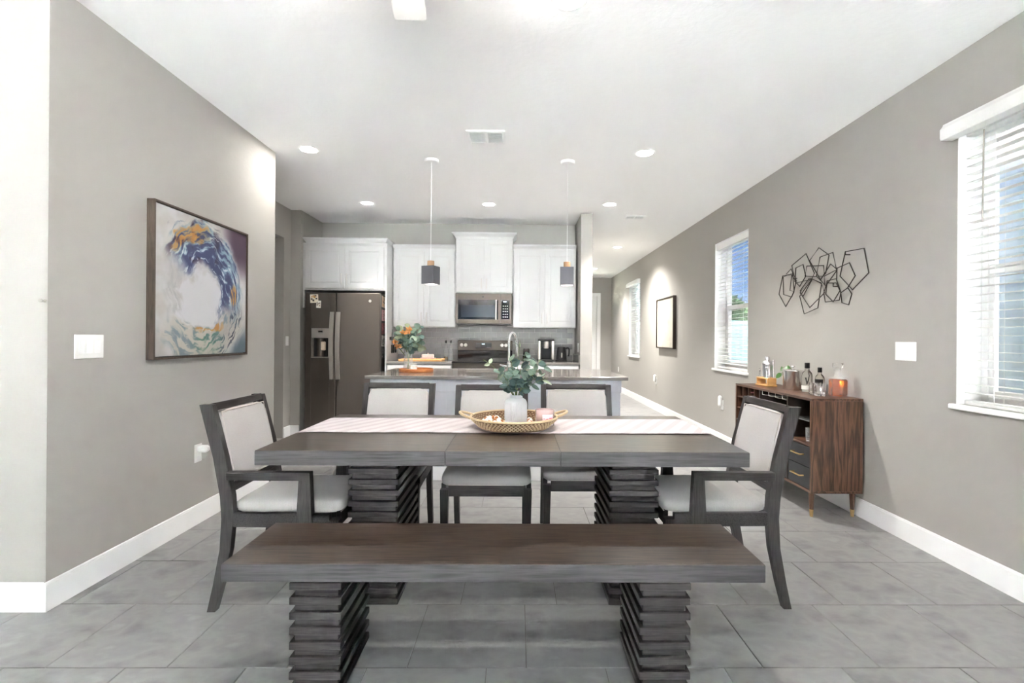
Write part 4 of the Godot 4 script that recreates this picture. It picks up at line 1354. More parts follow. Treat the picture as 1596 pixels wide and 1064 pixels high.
func small_kitchen() -> void:
	var y := 0.9405
	var t := thing("cutting_board", "light wood cutting board on the left counter", "cutting board", Vector3(-1.27, y, -6.68))
	part(t, "board", bx(Vector3(0, 0.014, 0), Vector3(0.56, 0.026, 0.32), 0.004), M.light_wood)
	t = thing("butter_dish", "pale pink covered butter dish on the cutting board", "dish", Vector3(-1.20, y + 0.0275, -6.72))
	part(t, "plate", bx(Vector3(0, 0.006, 0), Vector3(0.19, 0.01, 0.11), 0.003), M.pink_plate)
	part(t, "lid", bx(Vector3(0, 0.035, 0), Vector3(0.155, 0.048, 0.08), 0.008), M.pink_plate)
	part(t, "lid_knob", lt(V2([[0.006, 0.059], [0.009, 0.066], [0.008, 0.074], [0, 0.078]]), 12), M.pink_plate)
	for k in 2:
		t = thing("oil_bottle", ["glass oil bottle with dark oil beside cutting board", "empty glass oil bottle nearest the range"][k], "bottle", Vector3([-0.985, -0.915][k], y, -6.88), 0.0, "oil bottles by the range")
		part(t, "bottle", lt(V2([[0, 0], [0.027, 0], [0.028, 0.004], [0.028, 0.16], [0.022, 0.19], [0.012, 0.21], [0.012, 0.235], [0.010, 0.235]]), 20), M.clear_glass)
		part(t, "pourer", lt(V2([[0.011, 0.236], [0.013, 0.24], [0.012, 0.268], [0.005, 0.275], [0, 0.276]]), 14), M.black_plastic)
		if k == 0:
			part(t, "oil", lt(V2([[0, 0.005], [0.0262, 0.005], [0.0262, 0.05], [0, 0.05]]), 18), mat("oil", rgb(96, 72, 20), 0.2))
	# knives on a magnetic strip
	t = thing("knife_strip", "dark magnetic knife strip on the white fridge panel", "knife rack", Vector3(-1.6795, 1.235, -6.78))
	part(t, "bar", bx(Vector3(0.006, 0, 0), Vector3(0.012, 0.04, 0.40), 0.002), M.slate_dark)
	for k in 3:
		var z: float = [-6.66, -6.76, -6.86][k]
		var l: float = [0.21, 0.15, 0.11][k]
		t = thing("kitchen_knife", ["longest black-handled knife on the magnetic strip", "middle black-handled knife on the magnetic strip", "shortest black-handled knife on the magnetic strip"][k], "knife", Vector3(-1.6665, 1.15, z), 0.0, "knives on the strip")
		var m := MB.new()
		m.t = Transform3D(Basis(Vector3.UP, -PI / 2), Vector3.ZERO)
		m.prism(PackedVector2Array([Vector2(-0.019, 0), Vector2(0.019, 0), Vector2(0.019, l * 0.7), Vector2(-0.004, l), Vector2(-0.019, l)]), -0.0012, 0.0012)
		part(t, "blade", m, M.steel)
		part(t, "handle", bx(Vector3(0, -0.055, 0), Vector3(0.018, 0.112, 0.026), 0.005), M.black_plastic)
	# coffee maker
	t = thing("coffee_maker", "black and silver coffee maker on the right counter", "coffee maker", Vector3(0.375, y, -6.72))
	t.scale = Vector3.ONE * 0.93
	part(t, "column", sp(Vector3(-0.10, 0, -0.12), Vector3(0.10, 0.30, -0.02), 0.008), M.black_plastic)
	part(t, "base", sp(Vector3(-0.10, 0, -0.02), Vector3(0.10, 0.03, 0.12), 0.006), M.black_plastic)
	for s in [-1, 1]:
		part(t, "side_panel", bx(Vector3(s * 0.095, 0.165, 0.02), Vector3(0.04, 0.27, 0.18), 0.01), M.brushed)
	part(t, "brew_head", sp(Vector3(-0.07, 0.20, -0.02), Vector3(0.07, 0.30, 0.10), 0.012), M.black_plastic)
	part(t, "lid", bx(Vector3(0, 0.31, 0.0), Vector3(0.235, 0.03, 0.24), 0.012), M.black_plastic)
	part(t, "spout", lt(V2([[0.03, 0.19], [0.036, 0.20], [0.036, 0.29]]), 18, Vector3(0, 0, 0.095)), M.brushed)
	t = thing("electric_kettle", "black electric kettle right of the coffee maker", "kettle", Vector3(0.585, y, -6.72))
	part(t, "base", lt(V2([[0, 0], [0.08, 0], [0.08, 0.018], [0.07, 0.022], [0, 0.022]]), 24), M.black_plastic)
	part(t, "body", lt(V2([[0, 0.0225], [0.072, 0.0225], [0.072, 0.05], [0.056, 0.18], [0.05, 0.195], [0, 0.20]]), 28), M.black_plastic)
	part(t, "handle", tb([Vector3(0.05, 0.175, 0.0), Vector3(0.09, 0.185, 0.0), Vector3(0.105, 0.165, 0), Vector3(0.103, 0.10, 0), Vector3(0.095, 0.07, 0)], 0.010, 10), M.black_plastic)
	part(t, "water_window", bx(Vector3(0, 0.085, 0.066), Vector3(0.014, 0.07, 0.01), 0.003), M.plastic_grey)
	t = thing("spice_grinder", "small dark grinder jar left of the coffee maker", "grinder", Vector3(0.115, y, -6.78))
	part(t, "jar", lt(V2([[0, 0], [0.045, 0], [0.047, 0.06], [0.04, 0.12], [0, 0.12]]), 20), M.black_glass)
	part(t, "lid", lt(V2([[0.041, 0.12], [0.043, 0.125], [0.043, 0.16], [0.036, 0.17], [0, 0.17]]), 20), M.slate_dark)

# ------------------------------------------------------------------ walnut bar cabinet and what stands on it
func bar() -> void:
	var x0 := 2.055
	var x1 := 2.422
	var z0 := -4.70
	var z1 := -3.48
	var y0 := 0.175
	var y1 := 0.84
	var o := Vector3((x0 + x1) / 2, 0, (z0 + z1) / 2)
	var t := thing("bar_cabinet", "walnut bar cabinet with charcoal drawers and brass-tipped legs", "cabinet", o)
	var T := func(a: Vector3, b: Vector3, bev := 0.0012) -> MB: return sp(a - o, b - o, bev)
	part(t, "top", T.call(Vector3(x0, y1 - 0.018, z0), Vector3(x1, y1, z1)), M.walnut_z)
	part(t, "bottom", T.call(Vector3(x0, y0, z0), Vector3(x1, y0 + 0.018, z1)), M.walnut_z)
	for z in [[z0, z0 + 0.018], [z1 - 0.018, z1]]:
		part(t, "side_panel", T.call(Vector3(x0, y0 + 0.018, z[0]), Vector3(x1, y1 - 0.018, z[1])), M.walnut_y)
	part(t, "back_panel", T.call(Vector3(x1 - 0.012, y0 + 0.018, z0 + 0.018), Vector3(x1, y1 - 0.018, z1 - 0.018)), M.walnut_dark)
	var zd := [-4.235, -3.795]
	for z in zd:
		part(t, "divider", T.call(Vector3(x0 + 0.002, y0 + 0.018, z - 0.008), Vector3(x1 - 0.012, y1 - 0.018, z + 0.008)), M.walnut_dark)
	var ys := 0.50
	var secs := [[z0 + 0.018, zd[0] - 0.008], [zd[0] + 0.008, zd[1] - 0.008], [zd[1] + 0.008, z1 - 0.018]]
	for s in secs:
		part(t, "shelf", T.call(Vector3(x0 + 0.001, ys, s[0]), Vector3(x1 - 0.012, ys + 0.016, s[1])), M.walnut_z)
	# bottle rack
	for k in 3:
		var z: float = lerpf(secs[0][0], secs[0][1], (k + 1) / 4.0)
		part(t, "rack_upright", T.call(Vector3(x0 + 0.012, ys + 0.016, z - 0.004), Vector3(x1 - 0.012, y1 - 0.018, z + 0.004)), M.walnut_y)
	for k in 2:
		var y := lerpf(ys + 0.016, y1 - 0.018, (k + 1) / 3.0)
		part(t, "rack_shelf", T.call(Vector3(x0 + 0.010, y - 0.004, secs[0][0]), Vector3(x1 - 0.012, y + 0.004, secs[0][1])), M.walnut_z)
	# stemware rails
	for k in 4:
		var z: float = lerpf(secs[1][0], secs[1][1], (k + 0.5) / 4.0)
		part(t, "stemware_rail", tb([Vector3(x0 + 0.01, y1 - 0.02, z - 0.028) - o, Vector3(x0 + 0.01, y1 - 0.05, z - 0.028) - o, Vector3(x0 + 0.01, y1 - 0.05, z + 0.028) - o, Vector3(x1 - 0.05, y1 - 0.05, z + 0.028) - o], 0.0022, 6), M.brushed)
	part(t, "glass_shelf", T.call(Vector3(x0 + 0.02, 0.668, secs[2][0]), Vector3(x1 - 0.012, 0.674, secs[2][1])), M.clear_glass)
	# drawers and door fronts
	var handle := func(p: Node3D, y: float, za: float, zb: float) -> void:
		part(p, "handle", tb([Vector3(x0 + 0.006, y, za) - o, Vector3(x0 - 0.024, y, za) - o, Vector3(x0 - 0.024, y, zb) - o, Vector3(x0 + 0.006, y, zb) - o], 0.0055, 8), M.brass)
	for k in 2:
		var ya: float = [0.197, 0.350][k]
		var yb: float = [0.345, 0.496][k]
		for s in [0, 1, 2]:
			var d := part(t, "drawer", T.call(Vector3(x0 + 0.006, ya, secs[s][0] + 0.002), Vector3(x0 + 0.024, yb, secs[s][1] - 0.002)), M.charcoal_paint)
			var zc: float = (secs[s][0] + secs[s][1]) / 2
			handle.call(d, (ya + yb) / 2 + 0.005, zc - 0.06, zc + 0.06)
	for p in [Vector3(x0 + 0.035, 0, z1 - 0.05), Vector3(x1 - 0.04, 0, z1 - 0.05), Vector3(x0 + 0.035, 0, z0 + 0.05), Vector3(x1 - 0.04, 0, z0 + 0.05)]:
		var l := part(t, "leg", lt(V2([[0.0135, 0.05], [0.021, 0.175], [0, 0.175]]), 20, p - o), M.walnut_y)
		part(l, "ferrule", lt(V2([[0, 0], [0.0105, 0], [0.0140, 0.05], [0.0135, 0.052]]), 20, p - o), M.brass)
	# bottle in the rack, tumblers on the shelf
	var w := thing("wine_bottle", "dark wine bottle lying in the cabinet's bottle rack", "bottle", Vector3(x0 + 0.03, 0.778, -4.473))
	part(w, "bottle", lt(V2([[0.0, 0.30], [0.036, 0.30], [0.037, 0.12], [0.03, 0.09], [0.015, 0.065], [0.014, 0.02], [0, 0.018]]), 20), M.black_glass, Transform3D(Basis(Vector3(0, 0, 1), -PI / 2), Vector3.ZERO))
	part(w, "foil", lt(V2([[0, 0.0], [0.0155, 0.001], [0.0158, 0.05]]), 16), mat("pink_foil", rgb(190, 120, 125), 0.4, 0.3), Transform3D(Basis(Vector3(0, 0, 1), -PI / 2), Vector3.ZERO))
	for k in 3:
		var g := thing("shelf_tumbler", ["clear tumbler on the cabinet's inner shelf, at the front edge", "clear tumbler on the cabinet's inner shelf, second one", "clear tumbler on the cabinet's inner shelf, deepest one"][k], "glass", Vector3(2.12 + k * 0.085, ys + 0.0165, -3.60 - 0.05 * (k % 2)), 0.0, "tumblers inside the bar cabinet")
		part(g, "glass", lt(V2([[0, 0], [0.03, 0], [0.033, 0.1], [0.031, 0.1], [0.028, 0.01], [0, 0.01]]), 20), M.clear_glass)
	bar_top(y1 + 0.0005)

func bar_top(y: float) -> void:
	# cocktail set
	var t := thing("shaker_stand", "small wooden stand holding the cocktail tools", "stand", Vector3(2.215, y, -4.44))
	part(t, "base", bx(Vector3(0, 0.008, 0), Vector3(0.10, 0.015, 0.20), 0.004), M.light_wood)
	part(t, "shelf", bx(Vector3(0.0, 0.070, 0), Vector3(0.085, 0.012, 0.20), 0.003), M.light_wood)
	for z in [-0.093, 0.093]:
		part(t, "upright", bx(Vector3(0, 0.04, z), Vector3(0.08, 0.05, 0.014), 0.002), M.light_wood)
	t = thing("cocktail_shaker", "polished steel cocktail shaker on the wooden stand", "shaker", Vector3(2.225, y + 0.0765, -4.44))
	part(t, "body", lt(V2([[0, 0], [0.034, 0], [0.040, 0.006], [0.044, 0.105], [0.0445, 0.11], [0.0445, 0.116], [0.041, 0.13], [0.028, 0.146], [0.022, 0.15]]), 32), M.chrome)
	part(t, "cap", lt(V2([[0.022, 0.15], [0.022, 0.176], [0.018, 0.184], [0, 0.186]]), 24), M.chrome)
	var tools := [[2.20, -4.53, 0.085, 0.004, "thin steel bar spoon in the wooden stand, far end"], [2.19, -4.505, 0.07, 0.007, "short steel bottle opener in the wooden stand"], [2.245, -4.375, 0.16, 0.008, "tall steel muddler beside the cocktail shaker"], [2.20, -4.36, 0.13, 0.010, "steel tongs nearest the plant in the wooden stand"]]
	for q in tools:
		t = thing("bar_tool", q[4], "bar tool", Vector3(q[0], y + 0.0765, q[1]), 0.0, "cocktail tools in the stand")
		part(t, "shaft", lt(V2([[0, 0], [q[3], 0], [q[3] * 0.7, q[2] * 0.6], [q[3] * 1.2, q[2] - 0.01], [0, q[2]]]), 14), M.steel)
	t = thing("jigger", "steel double jigger hanging on the stand's near end", "jigger", Vector3(2.20, y + 0.0765, -4.345 + 0.0))
	t.position = Vector3(2.245, y + 0.0765, -4.408 + 0.0)
	t.position.z = -4.395
	t.position.x = 2.195
	part(t, "cups", lt(V2([[0.020, 0], [0.008, 0.04], [0.018, 0.09], [0.017, 0.09], [0.0, 0.045]]), 20), M.chrome)
	# plant
	t = thing("plant_pot", "small white pot with trailing pothos behind ice bucket", "plant", Vector3(2.33, y, -4.275))
	part(t, "pot", lt(V2([[0, 0], [0.042, 0], [0.052, 0.10], [0.047, 0.10], [0.044, 0.09], [0, 0.09]]), 24), M.cream)
	var lf := leaf_mesh(0.75, 0.2)
	var tips := [Vector3(0.0, 0.165, -0.10), Vector3(-0.03, 0.19, 0.03), Vector3(-0.05, 0.12, -0.03), Vector3(0.02, 0.17, -0.02)]
	for p in tips:
		part(t, "stem", tb([Vector3(0, 0.09, 0), p * 0.6 + Vector3(0, 0.08, 0), p], 0.002, 5), M.stem_green)
		var y_: Vector3 = (p * Vector3(1, 0.0, 1) + Vector3(0.01, -0.05, 0.0)).normalized()
		var x_: Vector3 = y_.cross(Vector3(-0.8, 0.4, 0.5)).normalized()
		var z_: Vector3 = x_.cross(y_)
		part(t, "leaf", lf, M.pothos, Transform3D(Basis(x_ * 0.06, y_ * 0.06, z_ * 0.06), p))
	# ice bucket
	t = thing("ice_bucket", "polished steel lidded ice bucket in the middle", "bucket", Vector3(2.27, y, -4.105))
	part(t, "body", lt(V2([[0, 0], [0.072, 0], [0.075, 0.004], [0.076, 0.148], [0.078, 0.152], [0.078, 0.158]]), 36), M.steel)
	part(t, "lid", lt(V2([[0.078, 0.158], [0.076, 0.163], [0.02, 0.172], [0.008, 0.174], [0.008, 0.182], [0.018, 0.19], [0.012, 0.197], [0, 0.198]]), 32), M.steel)
	part(t, "bail_handle", tb([Vector3(0.077, 0.14, 0), Vector3(0.088, 0.10, 0.03), Vector3(0.092, 0.06, 0.045), Vector3(0.088, 0.10, 0.06)], 0.003, 6), M.black_metal)
	# bottles
	var bt := func(p: Vector3, sc: float, label: String, lab: Color, dark: bool) -> void:
		var b := thing("liquor_bottle", label, "bottle", p, 0.0, "clear liquor bottles on the cabinet")
		part(b, "bottle", lt(V2([[0, 0], [0.036 * sc, 0], [0.039 * sc, 0.004], [0.039 * sc, 0.125 * sc], [0.033 * sc, 0.15 * sc], [0.017 * sc, 0.168 * sc], [0.0155 * sc, 0.185 * sc], [0.0, 0.185 * sc]]), 28), M.gin)
		part(b, "cap", lt(V2([[0.018 * sc, 0.1855 * sc], [0.019 * sc, 0.188 * sc], [0.019 * sc, 0.226 * sc], [0.017 * sc, 0.23 * sc], [0, 0.23 * sc]]), 24), M.black_plastic)
		var m := MB.new()
		for i in 14:
			var a0 := deg_to_rad(80.0 + i * 10.0)
			var a1 := deg_to_rad(90.0 + i * 10.0)
			var d0 := Vector3(cos(a0), 0, sin(a0))
			var d1 := Vector3(cos(a1), 0, sin(a1))
			var r := 0.0396 * sc
			var ya := (0.05 if dark else 0.02) * sc
			var yb := (0.125 if dark else 0.05) * sc
			m.tri(d0 * r + Vector3(0, ya, 0), d1 * r + Vector3(0, ya, 0), d1 * r + Vector3(0, yb, 0), d0, d1, d1)
			m.tri(d0 * r + Vector3(0, ya, 0), d1 * r + Vector3(0, yb, 0), d0 * r + Vector3(0, yb, 0), d0, d1, d0)
		part(b, "label", m, mat("bottle_label_%d" % (1 if dark else 2), lab, 0.6))
	bt.call(Vector3(2.30, y, -3.955), 1.0, "taller clear bottle with large black cap by ice bucket", rgb(226, 224, 218), false)
	bt.call(Vector3(2.345, y, -3.862), 0.86, "shorter clear bottle with black label beside tumblers", rgb(26, 24, 24), true)
	# crystal tumblers
	for k in 2:
		t = thing("crystal_tumbler", ["cut crystal tumbler standing nearest the decanter", "cut crystal tumbler standing behind the other one"][k], "glass", [Vector3(2.225, y, -3.665), Vector3(2.25, y, -3.765)][k], 0.2 * k, "crystal tumblers on the cabinet")
		part(t, "glass", lt(V2([[0, 0], [0.038, 0], [0.041, 0.004], [0.043, 0.03], [0.041, 0.055], [0.043, 0.09], [0.040, 0.09], [0.038, 0.05], [0.036, 0.016], [0, 0.014]]), 12), M.crystal)
	# decanter
	t = thing("whiskey_decanter", "square glass decanter full of amber whiskey", "decanter", Vector3(2.335, y, -3.625), 0.5)
	part(t, "bottle", bx(Vector3(0, 0.072, 0), Vector3(0.102, 0.144, 0.102), 0.012), M.clear_glass)
	part(t, "whiskey", bx(Vector3(0, 0.066, 0), Vector3(0.092, 0.122, 0.092), 0.01), M.whiskey)
	part(t, "neck", lt(V2([[0.034, 0.144], [0.024, 0.153], [0.021, 0.165], [0.021, 0.182], [0.029, 0.186], [0.029, 0.192], [0, 0.192]]), 24), M.clear_glass)
	part(t, "stopper", lt(V2([[0.018, 0.1925], [0.018, 0.204], [0.034, 0.211], [0.036, 0.22], [0.036, 0.238], [0.032, 0.243], [0, 0.243]]), 8), M.crystal)

# ------------------------------------------------------------------ things on the walls
func wave_image() -> Image:
	var W := 300
	var H := 280
	var im := Image.create(W, H, false, Image.FORMAT_RGB8)
	var f := FastNoiseLite.new()
	f.seed = 3
	f.frequency = 1.0
	f.fractal_octaves = 4
	var g := FastNoiseLite.new()
	g.seed = 8
	g.frequency = 1.0
	g.fractal_octaves = 3
	var paper := rgb(204, 203, 204)
	for j in H:
		for i in W:
			var u := (i + 0.5) / W
			var v := (j + 0.5) / H
			var wx := u + 0.05 * f.get_noise_2d(u * 4, v * 4)
			var wy := v + 0.05 * f.get_noise_2d(u * 4 + 40, v * 4)
			var d := Vector2((wx - 0.46) / 0.95, (wy - 0.54) / 1.0)
			var r := d.length()
			var a := atan2(-d.y, d.x)   # 0 right, +pi/2 up
			var streak := f.get_noise_2d(r * 26 + a * 1.2, a * 2.2)
			var patch := g.get_noise_2d(u * 5, v * 5)
			var c := paper.lerp(rgb(184, 180, 174), clampf(0.5 + patch, 0, 1) * 0.6)
			var arc := smoothstep(-1.5, -0.6, a) * (1.0 - smoothstep(2.2, 2.75, a))   # from lower right round over the top
			var low := smoothstep(0.0, 0.5, -a) * (1.0 - smoothstep(2.3, 2.7, -a))
			# faint grey ring at the left
			var lft := smoothstep(2.2, 2.7, absf(a))
			c = c.lerp(rgb(178, 178, 178), lft * smoothstep(0.22, 0.3, r) * (1.0 - smoothstep(0.36, 0.46, r)) * clampf(0.45 + streak, 0, 1) * 0.8)
			# blue body of the wave
			var body := smoothstep(0.17 + 0.06 * patch, 0.26, r) * (1.0 - smoothstep(0.44, 0.54, r + 0.08 * streak))
			var blue := rgb(92, 100, 134).lerp(rgb(148, 172, 188), smoothstep(-0.15, 0.35, streak + (r - 0.34) * 3.0))
			blue = blue.lerp(rgb(80, 66, 92), smoothstep(0.0, 0.4, patch) * smoothstep(0.6, 1.5, a))
			blue = blue.lerp(rgb(206, 212, 220), smoothstep(0.25, 0.5, streak) * 0.8)
			c = c.lerp(blue, clampf(body * arc * 1.15, 0, 1))
			# lilac and cream lower right
			var lo := smoothstep(0.24, 0.30, r) * (1.0 - smoothstep(0.50, 0.58, r)) * low
			var lc := rgb(192, 186, 176).lerp(rgb(134, 150, 158), smoothstep(-0.1, 0.4, streak + patch * 0.5))
			lc = lc.lerp(rgb(70, 72, 92), smoothstep(0.12, 0.3, streak) * smoothstep(0.34, 0.42, r) * (1.0 - smoothstep(0.6, 1.6, -a)))
			c = c.lerp(lc, lo * 0.85)
			c = c.lerp(rgb(98, 142, 126), (1.0 - smoothstep(0.05, 0.13, Vector2((u - 0.52) * 0.55, v - 0.90).length())) * clampf(0.3 + streak * 2.0, 0, 1) * 0.8)
			# white heart
			var heart := 1.0 - smoothstep(0.17, 0.25, Vector2((wx - 0.45) / 1.2, (wy - 0.60) / 1.0).length() + 0.05 * streak + 0.05 * patch)
			c = c.lerp(rgb(206, 205, 208), heart)
			# purple corner
			c = c.lerp(rgb(96, 76, 96), smoothstep(0.46, 0.56, r) * smoothstep(0.62, 0.85, u) * (1.0 - smoothstep(0.18, 0.45, v)) * 0.9)
			c = c.lerp(rgb(88, 108, 122), smoothstep(0.52, 0.62, r) * smoothstep(0.6, 0.9, u) * smoothstep(0.7, 0.95, v) * 0.8)
			# orange strokes
			var o1 := (1.0 - smoothstep(0.03, 0.075, absf(r - 0.425 + 0.06 * patch))) * smoothstep(1.35, 1.6, a) * (1.0 - smoothstep(2.3, 2.5, a))
			var o2 := (1.0 - smoothstep(0.04, 0.09, Vector2((u - 0.83) * 1.6, (v - 0.53) * 0.8).length()))
			var o3 := (1.0 - smoothstep(0.01, 0.03, absf(r - 0.30 + 0.05 * patch))) * smoothstep(0.6, 0.9, -a) * (1.0 - smoothstep(1.6, 2.0, -a))
			c = c.lerp(rgb(204, 150, 80), clampf((o1 + o2 + o3) * clampf(0.75 + streak * 2.0, 0, 1), 0, 1) * 0.9)
			var l := c.get_luminance()
			c = c.lerp(Color(l, l, l), 0.15)
			im.set_pixel(i, j, Color((c.r - 0.6) * 1.25 + 0.51, (c.g - 0.6) * 1.25 + 0.51, (c.b - 0.6) * 1.25 + 0.51))
	return im

func wall_things() -> void:
	# painting
	var z0 := -3.882
	var z1 := -2.887
	var y0 := 1.107
	var y1 := 2.032
	var t := thing("wave_painting", "framed abstract painting of a blue and orange wave", "painting", Vector3(XL, 0, (z0 + z1) / 2))
	var hz := (z1 - z0) / 2
	var fm := MB.new()
	for s in [-1.0, 1.0]:
		fm.box(Vector3(0.024, (y0 + y1) / 2, s * (hz - 0.006)), Vector3(0.046, y1 - y0, 0.012), 0.001)
	for y in [y0 + 0.006, y1 - 0.006]:
		fm.box(Vector3(0.024, y, 0), Vector3(0.046, 0.012, hz * 2 - 0.024), 0.001)
	part(t, "frame", fm, textured("frame_wood", noise_tex(0.02, 81, [rgb(54, 43, 36), rgb(80, 66, 55), rgb(66, 54, 45)], 256, 4), Vector3(9, 0.8, 9), 0.55))
	part(t, "backing", sp(Vector3(0.001, y0 + 0.012, -hz + 0.012), Vector3(0.02, y1 - 0.012, hz - 0.012)), M.black_plastic)
	var cv := MB.new()
	var e := 0.018
	cv.span(Vector3(0.02, y0 + e, -hz + e), Vector3(0.039, y1 - e, hz - e))
	var cn := part(t, "canvas", cv, M.cream)
	var pq := MB.new()
	pq.tri(Vector3(0.0395, y1 - e, hz - e), Vector3(0.0395, y1 - e, -hz + e), Vector3(0.0395, y0 + e, -hz + e), Vector3.RIGHT, Vector3.RIGHT, Vector3.RIGHT, Vector2(0, 0), Vector2(1, 0), Vector2(1, 1))
	pq.tri(Vector3(0.0395, y1 - e, hz - e), Vector3(0.0395, y0 + e, -hz + e), Vector3(0.0395, y0 + e, hz - e), Vector3.RIGHT, Vector3.RIGHT, Vector3.RIGHT, Vector2(0, 0), Vector2(1, 1), Vector2(0, 1))
	var pm := mat("wave_print", Color.WHITE, 0.6)
	pm.albedo_texture = ImageTexture.create_from_image(wave_image())
	part(cn, "painted_surface", pq, pm)
	# framed canvas on the right wall
	t = thing("beige_painting", "dark framed plain beige canvas between the hall windows", "painting", Vector3(XR, 0, -8.17))
	fm = MB.new()
	for s in [-1.0, 1.0]:
		fm.box(Vector3(-0.026, 1.515, s * 0.462), Vector3(0.05, 0.83, 0.016), 0.001)
	for y in [1.108, 1.922]:
		fm.box(Vector3(-0.026, y, 0), Vector3(0.05, 0.016, 0.908), 0.001)
	part(t, "frame", fm, mat("dark_frame", rgb(52, 38, 30), 0.5))
	part(t, "canvas", sp(Vector3(-0.036, 1.12, -0.45), Vector3(-0.001, 1.91, 0.45)), textured("beige_canvas", noise_tex(0.01, 82, [rgb(178, 172, 160), rgb(196, 189, 177), rgb(188, 184, 172), rgb(170, 168, 158)], 256, 4, 20.0), Vector3(1.2, 1.2, 1.2), 0.8))
	# wire sculpture
	var polys := [
		[Vector2(1.907, -3.687), Vector2(1.895, -3.485), Vector2(1.717, -3.436), Vector2(1.616, -3.604), Vector2(1.732, -3.746)],
		[Vector2(1.797, -3.771), Vector2(1.816, -3.629), Vector2(1.713, -3.566), Vector2(1.634, -3.648), Vector2(1.606, -3.725), Vector2(1.707, -3.775)],
		[Vector2(1.633, -3.633), Vector2(1.585, -3.591), Vector2(1.508, -3.623), Vector2(1.529, -3.700), Vector2(1.605, -3.714)],
		[Vector2(1.712, -3.868), Vector2(1.714, -3.757), Vector2(1.621, -3.712), Vector2(1.543, -3.791), Vector2(1.608, -3.886)],
		[Vector2(1.626, -3.944), Vector2(1.550, -3.924), Vector2(1.553, -3.752), Vector2(1.607, -3.735), Vector2(1.686, -3.790), Vector2(1.699, -3.906)],
		[Vector2(1.840, -3.849), Vector2(1.790, -3.776), Vector2(1.774, -3.780), Vector2(1.676, -3.909), Vector2(1.731, -3.979)],
		[Vector2(1.914, -3.974), Vector2(1.922, -3.812), Vector2(1.783, -3.765), Vector2(1.754, -3.918), Vector2(1.767, -4.023)],
		[Vector2(1.989, -3.979), Vector2(1.908, -3.847), Vector2(1.773, -3.888), Vector2(1.728, -3.955), Vector2(1.905, -4.107)],
		[Vector2(1.872, -4.180), Vector2(1.842, -3.950), Vector2(1.687, -3.930), Vector2(1.766, -4.041), Vector2(1.790, -4.207)],
		[Vector2(1.907, -4.400), Vector2(1.976, -4.181), Vector2(1.795, -4.061), Vector2(1.751, -4.097), Vector2(1.746, -4.332)],
		[Vector2(1.876, -4.321), Vector2(1.889, -4.212), Vector2(1.785, -4.172), Vector2(1.709, -4.261), Vector2(1.760, -4.337)],
		[Vector2(1.756, -4.084), Vector2(1.703, -3.945), Vector2(1.622, -3.900), Vector2(1.518, -4.097), Vector2(1.653, -4.242)],
		[Vector2(1.763, -4.146), Vector2(1.752, -4.103), Vector2(1.623, -4.233), Vector2(1.672, -4.279)],
		[Vector2(1.754, -4.092), Vector2(1.699, -3.963), Vector2(1.510, -4.011), Vector2(1.470, -4.202), Vector2(1.626, -4.272)],
		[Vector2(1.834, -4.537), Vector2(1.826, -4.392), Vector2(1.758, -4.319), Vector2(1.663, -4.354), Vector2(1.549, -4.482), Vector2(1.672, -4.600)],
		[Vector2(1.821, -4.517), Vector2(1.835, -4.361), Vector2(1.681, -4.335), Vector2(1.628, -4.371), Vector2(1.660, -4.508)],
		[Vector2(1.844, -4.505), Vector2(1.881, -4.424), Vector2(1.767, -4.339), Vector2(1.678, -4.373), Vector2(1.691, -4.440), Vector2(1.829, -4.411)],
	]
	var ax := Vector3(XR, 1.74, -3.98)
	t = thing("wire_wall_art", "black metal wall sculpture of overlapping wire polygons", "wall art", ax)
	for i in polys.size():
		var x := XR - 0.018 - 0.007 * (i % 4)
		part(t, "wire_polygon", tb(polys[i].map(func(p): return Vector3(x, p.x, p.y) - ax), 0.004, 6, true), M.black_metal)
	for p in [Vector3(XR, 1.88, -3.66), Vector3(XR, 1.79, -4.36), Vector3(XR, 1.66, -3.80)]:
		part(t, "hanger", tb([p - ax, p - ax + Vector3(-0.035, 0, 0), p - ax + Vector3(-0.035, 0.025, 0)], 0.004, 6), M.black_metal)
	# switches
	var plate := func(label: String, p: Vector3, yaw: float, gangs: int) -> void:
		var s := thing("switch_plate", label, "switch", p, yaw, "wall switches")
		var w := 0.025 + gangs * 0.048
		part(s, "plate", bx(Vector3(0, 0, 0.003), Vector3(w, 0.118, 0.006), 0.002), M.plastic_white)
		for k in gangs:
			var r := part(s, "rocker", bx(Vector3.ZERO, Vector3(0.033, 0.066, 0.006), 0.0015), M.trim_white, at(Vector3((k - (gangs - 1) / 2.0) * 0.046, 0, 0.006), Vector3(0.05, 0, 0)))
	plate.call("white triple light switch left of the wave painting", Vector3(XL, 1.19, -2.508), PI / 2, 3)
	plate.call("white triple light switch below the large right window side", Vector3(XR, 1.183, -3.122), -PI / 2, 3)
	plate.call("white single light switch on the narrow wall before refrigerator", Vector3(-2.88, 1.195, -6.28), PI / 2, 1)
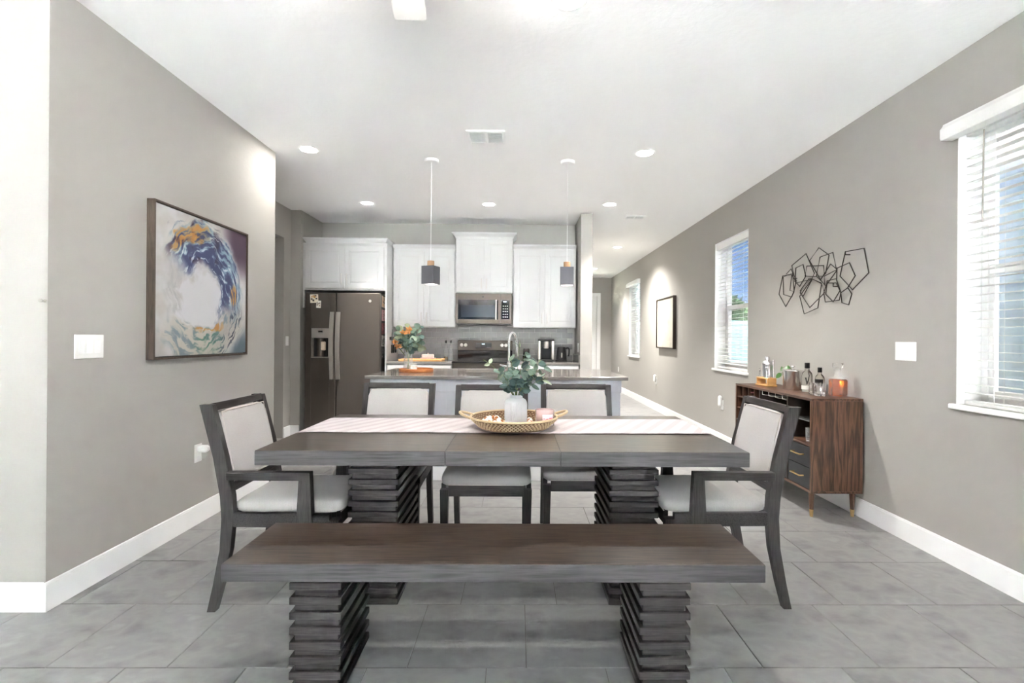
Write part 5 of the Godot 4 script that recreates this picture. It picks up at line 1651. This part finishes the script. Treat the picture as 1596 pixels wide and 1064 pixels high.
	plate.call("white switch on the kitchen side of the stub wall", Vector3(0.80, 1.13, -6.62), -PI / 2, 1)
	# outlets
	var outlet := func(label: String, p: Vector3, yaw: float, plug: int) -> void:
		var s := thing("wall_outlet", label, "outlet", p, yaw, "wall outlets")
		part(s, "plate", bx(Vector3(0, 0, 0.003), Vector3(0.075, 0.118, 0.006), 0.002), M.plastic_white)
		for y in [-0.03, 0.03]:
			part(s, "socket", bx(Vector3(0, y, 0.006), Vector3(0.033, 0.028, 0.004), 0.001), M.trim_white)
		if plug == 0:
			return
		var d := thing("plug_in_freshener", "white plug-in freshener in the outlet under the painting" if plug == 1 else ("white plug-in freshener in outlet left of walnut cabinet" if plug == 2 else "white plug-in device in the outlet below beige painting"), "air freshener", p + Vector3(0, 0.025, 0), yaw, "plug-in fresheners")
		if plug == 1:
			part(d, "housing", bx(Vector3(0, 0.004, 0.04), Vector3(0.05, 0.045, 0.065), 0.012), M.plastic_white)
			part(d, "oil_bottle", lt(V2([[0.0, -0.065], [0.014, -0.062], [0.018, -0.045], [0.02, -0.019], [0, -0.019]]), 16, Vector3(0, 0, 0.048)), M.plastic_grey)
		else:
			part(d, "housing", bx(Vector3(0, 0.02, 0.03), Vector3(0.05, 0.13, 0.045), 0.016), M.plastic_white)
	outlet.call("white wall outlet low on the left wall behind armchair", Vector3(XL, 0.468, -3.362), PI / 2, 1)
	outlet.call("white wall outlet on the right wall left of walnut cabinet", Vector3(XR, 0.475, -5.935), -PI / 2, 2)
	outlet.call("small white wall outlet below the beige painting", Vector3(XR, 0.52, -8.78), -PI / 2, 3)
	outlet.call("tiny far white wall outlet near the hallway end", Vector3(XR, 0.52, -12.1), -PI / 2, 0)
	t = thing("wall_hook", "tiny grey hook at the left wall's outer corner", "hook", Vector3(XL - 0.012, 1.40, -2.29))
	part(t, "knob", lt(V2([[0.008, 0], [0.008, 0.004], [0.004, 0.008], [0.004, 0.016], [0.009, 0.02], [0.009, 0.024], [0, 0.026]]), 14), M.plastic_grey, Transform3D(Basis(Vector3.RIGHT, PI / 2), Vector3.ZERO))
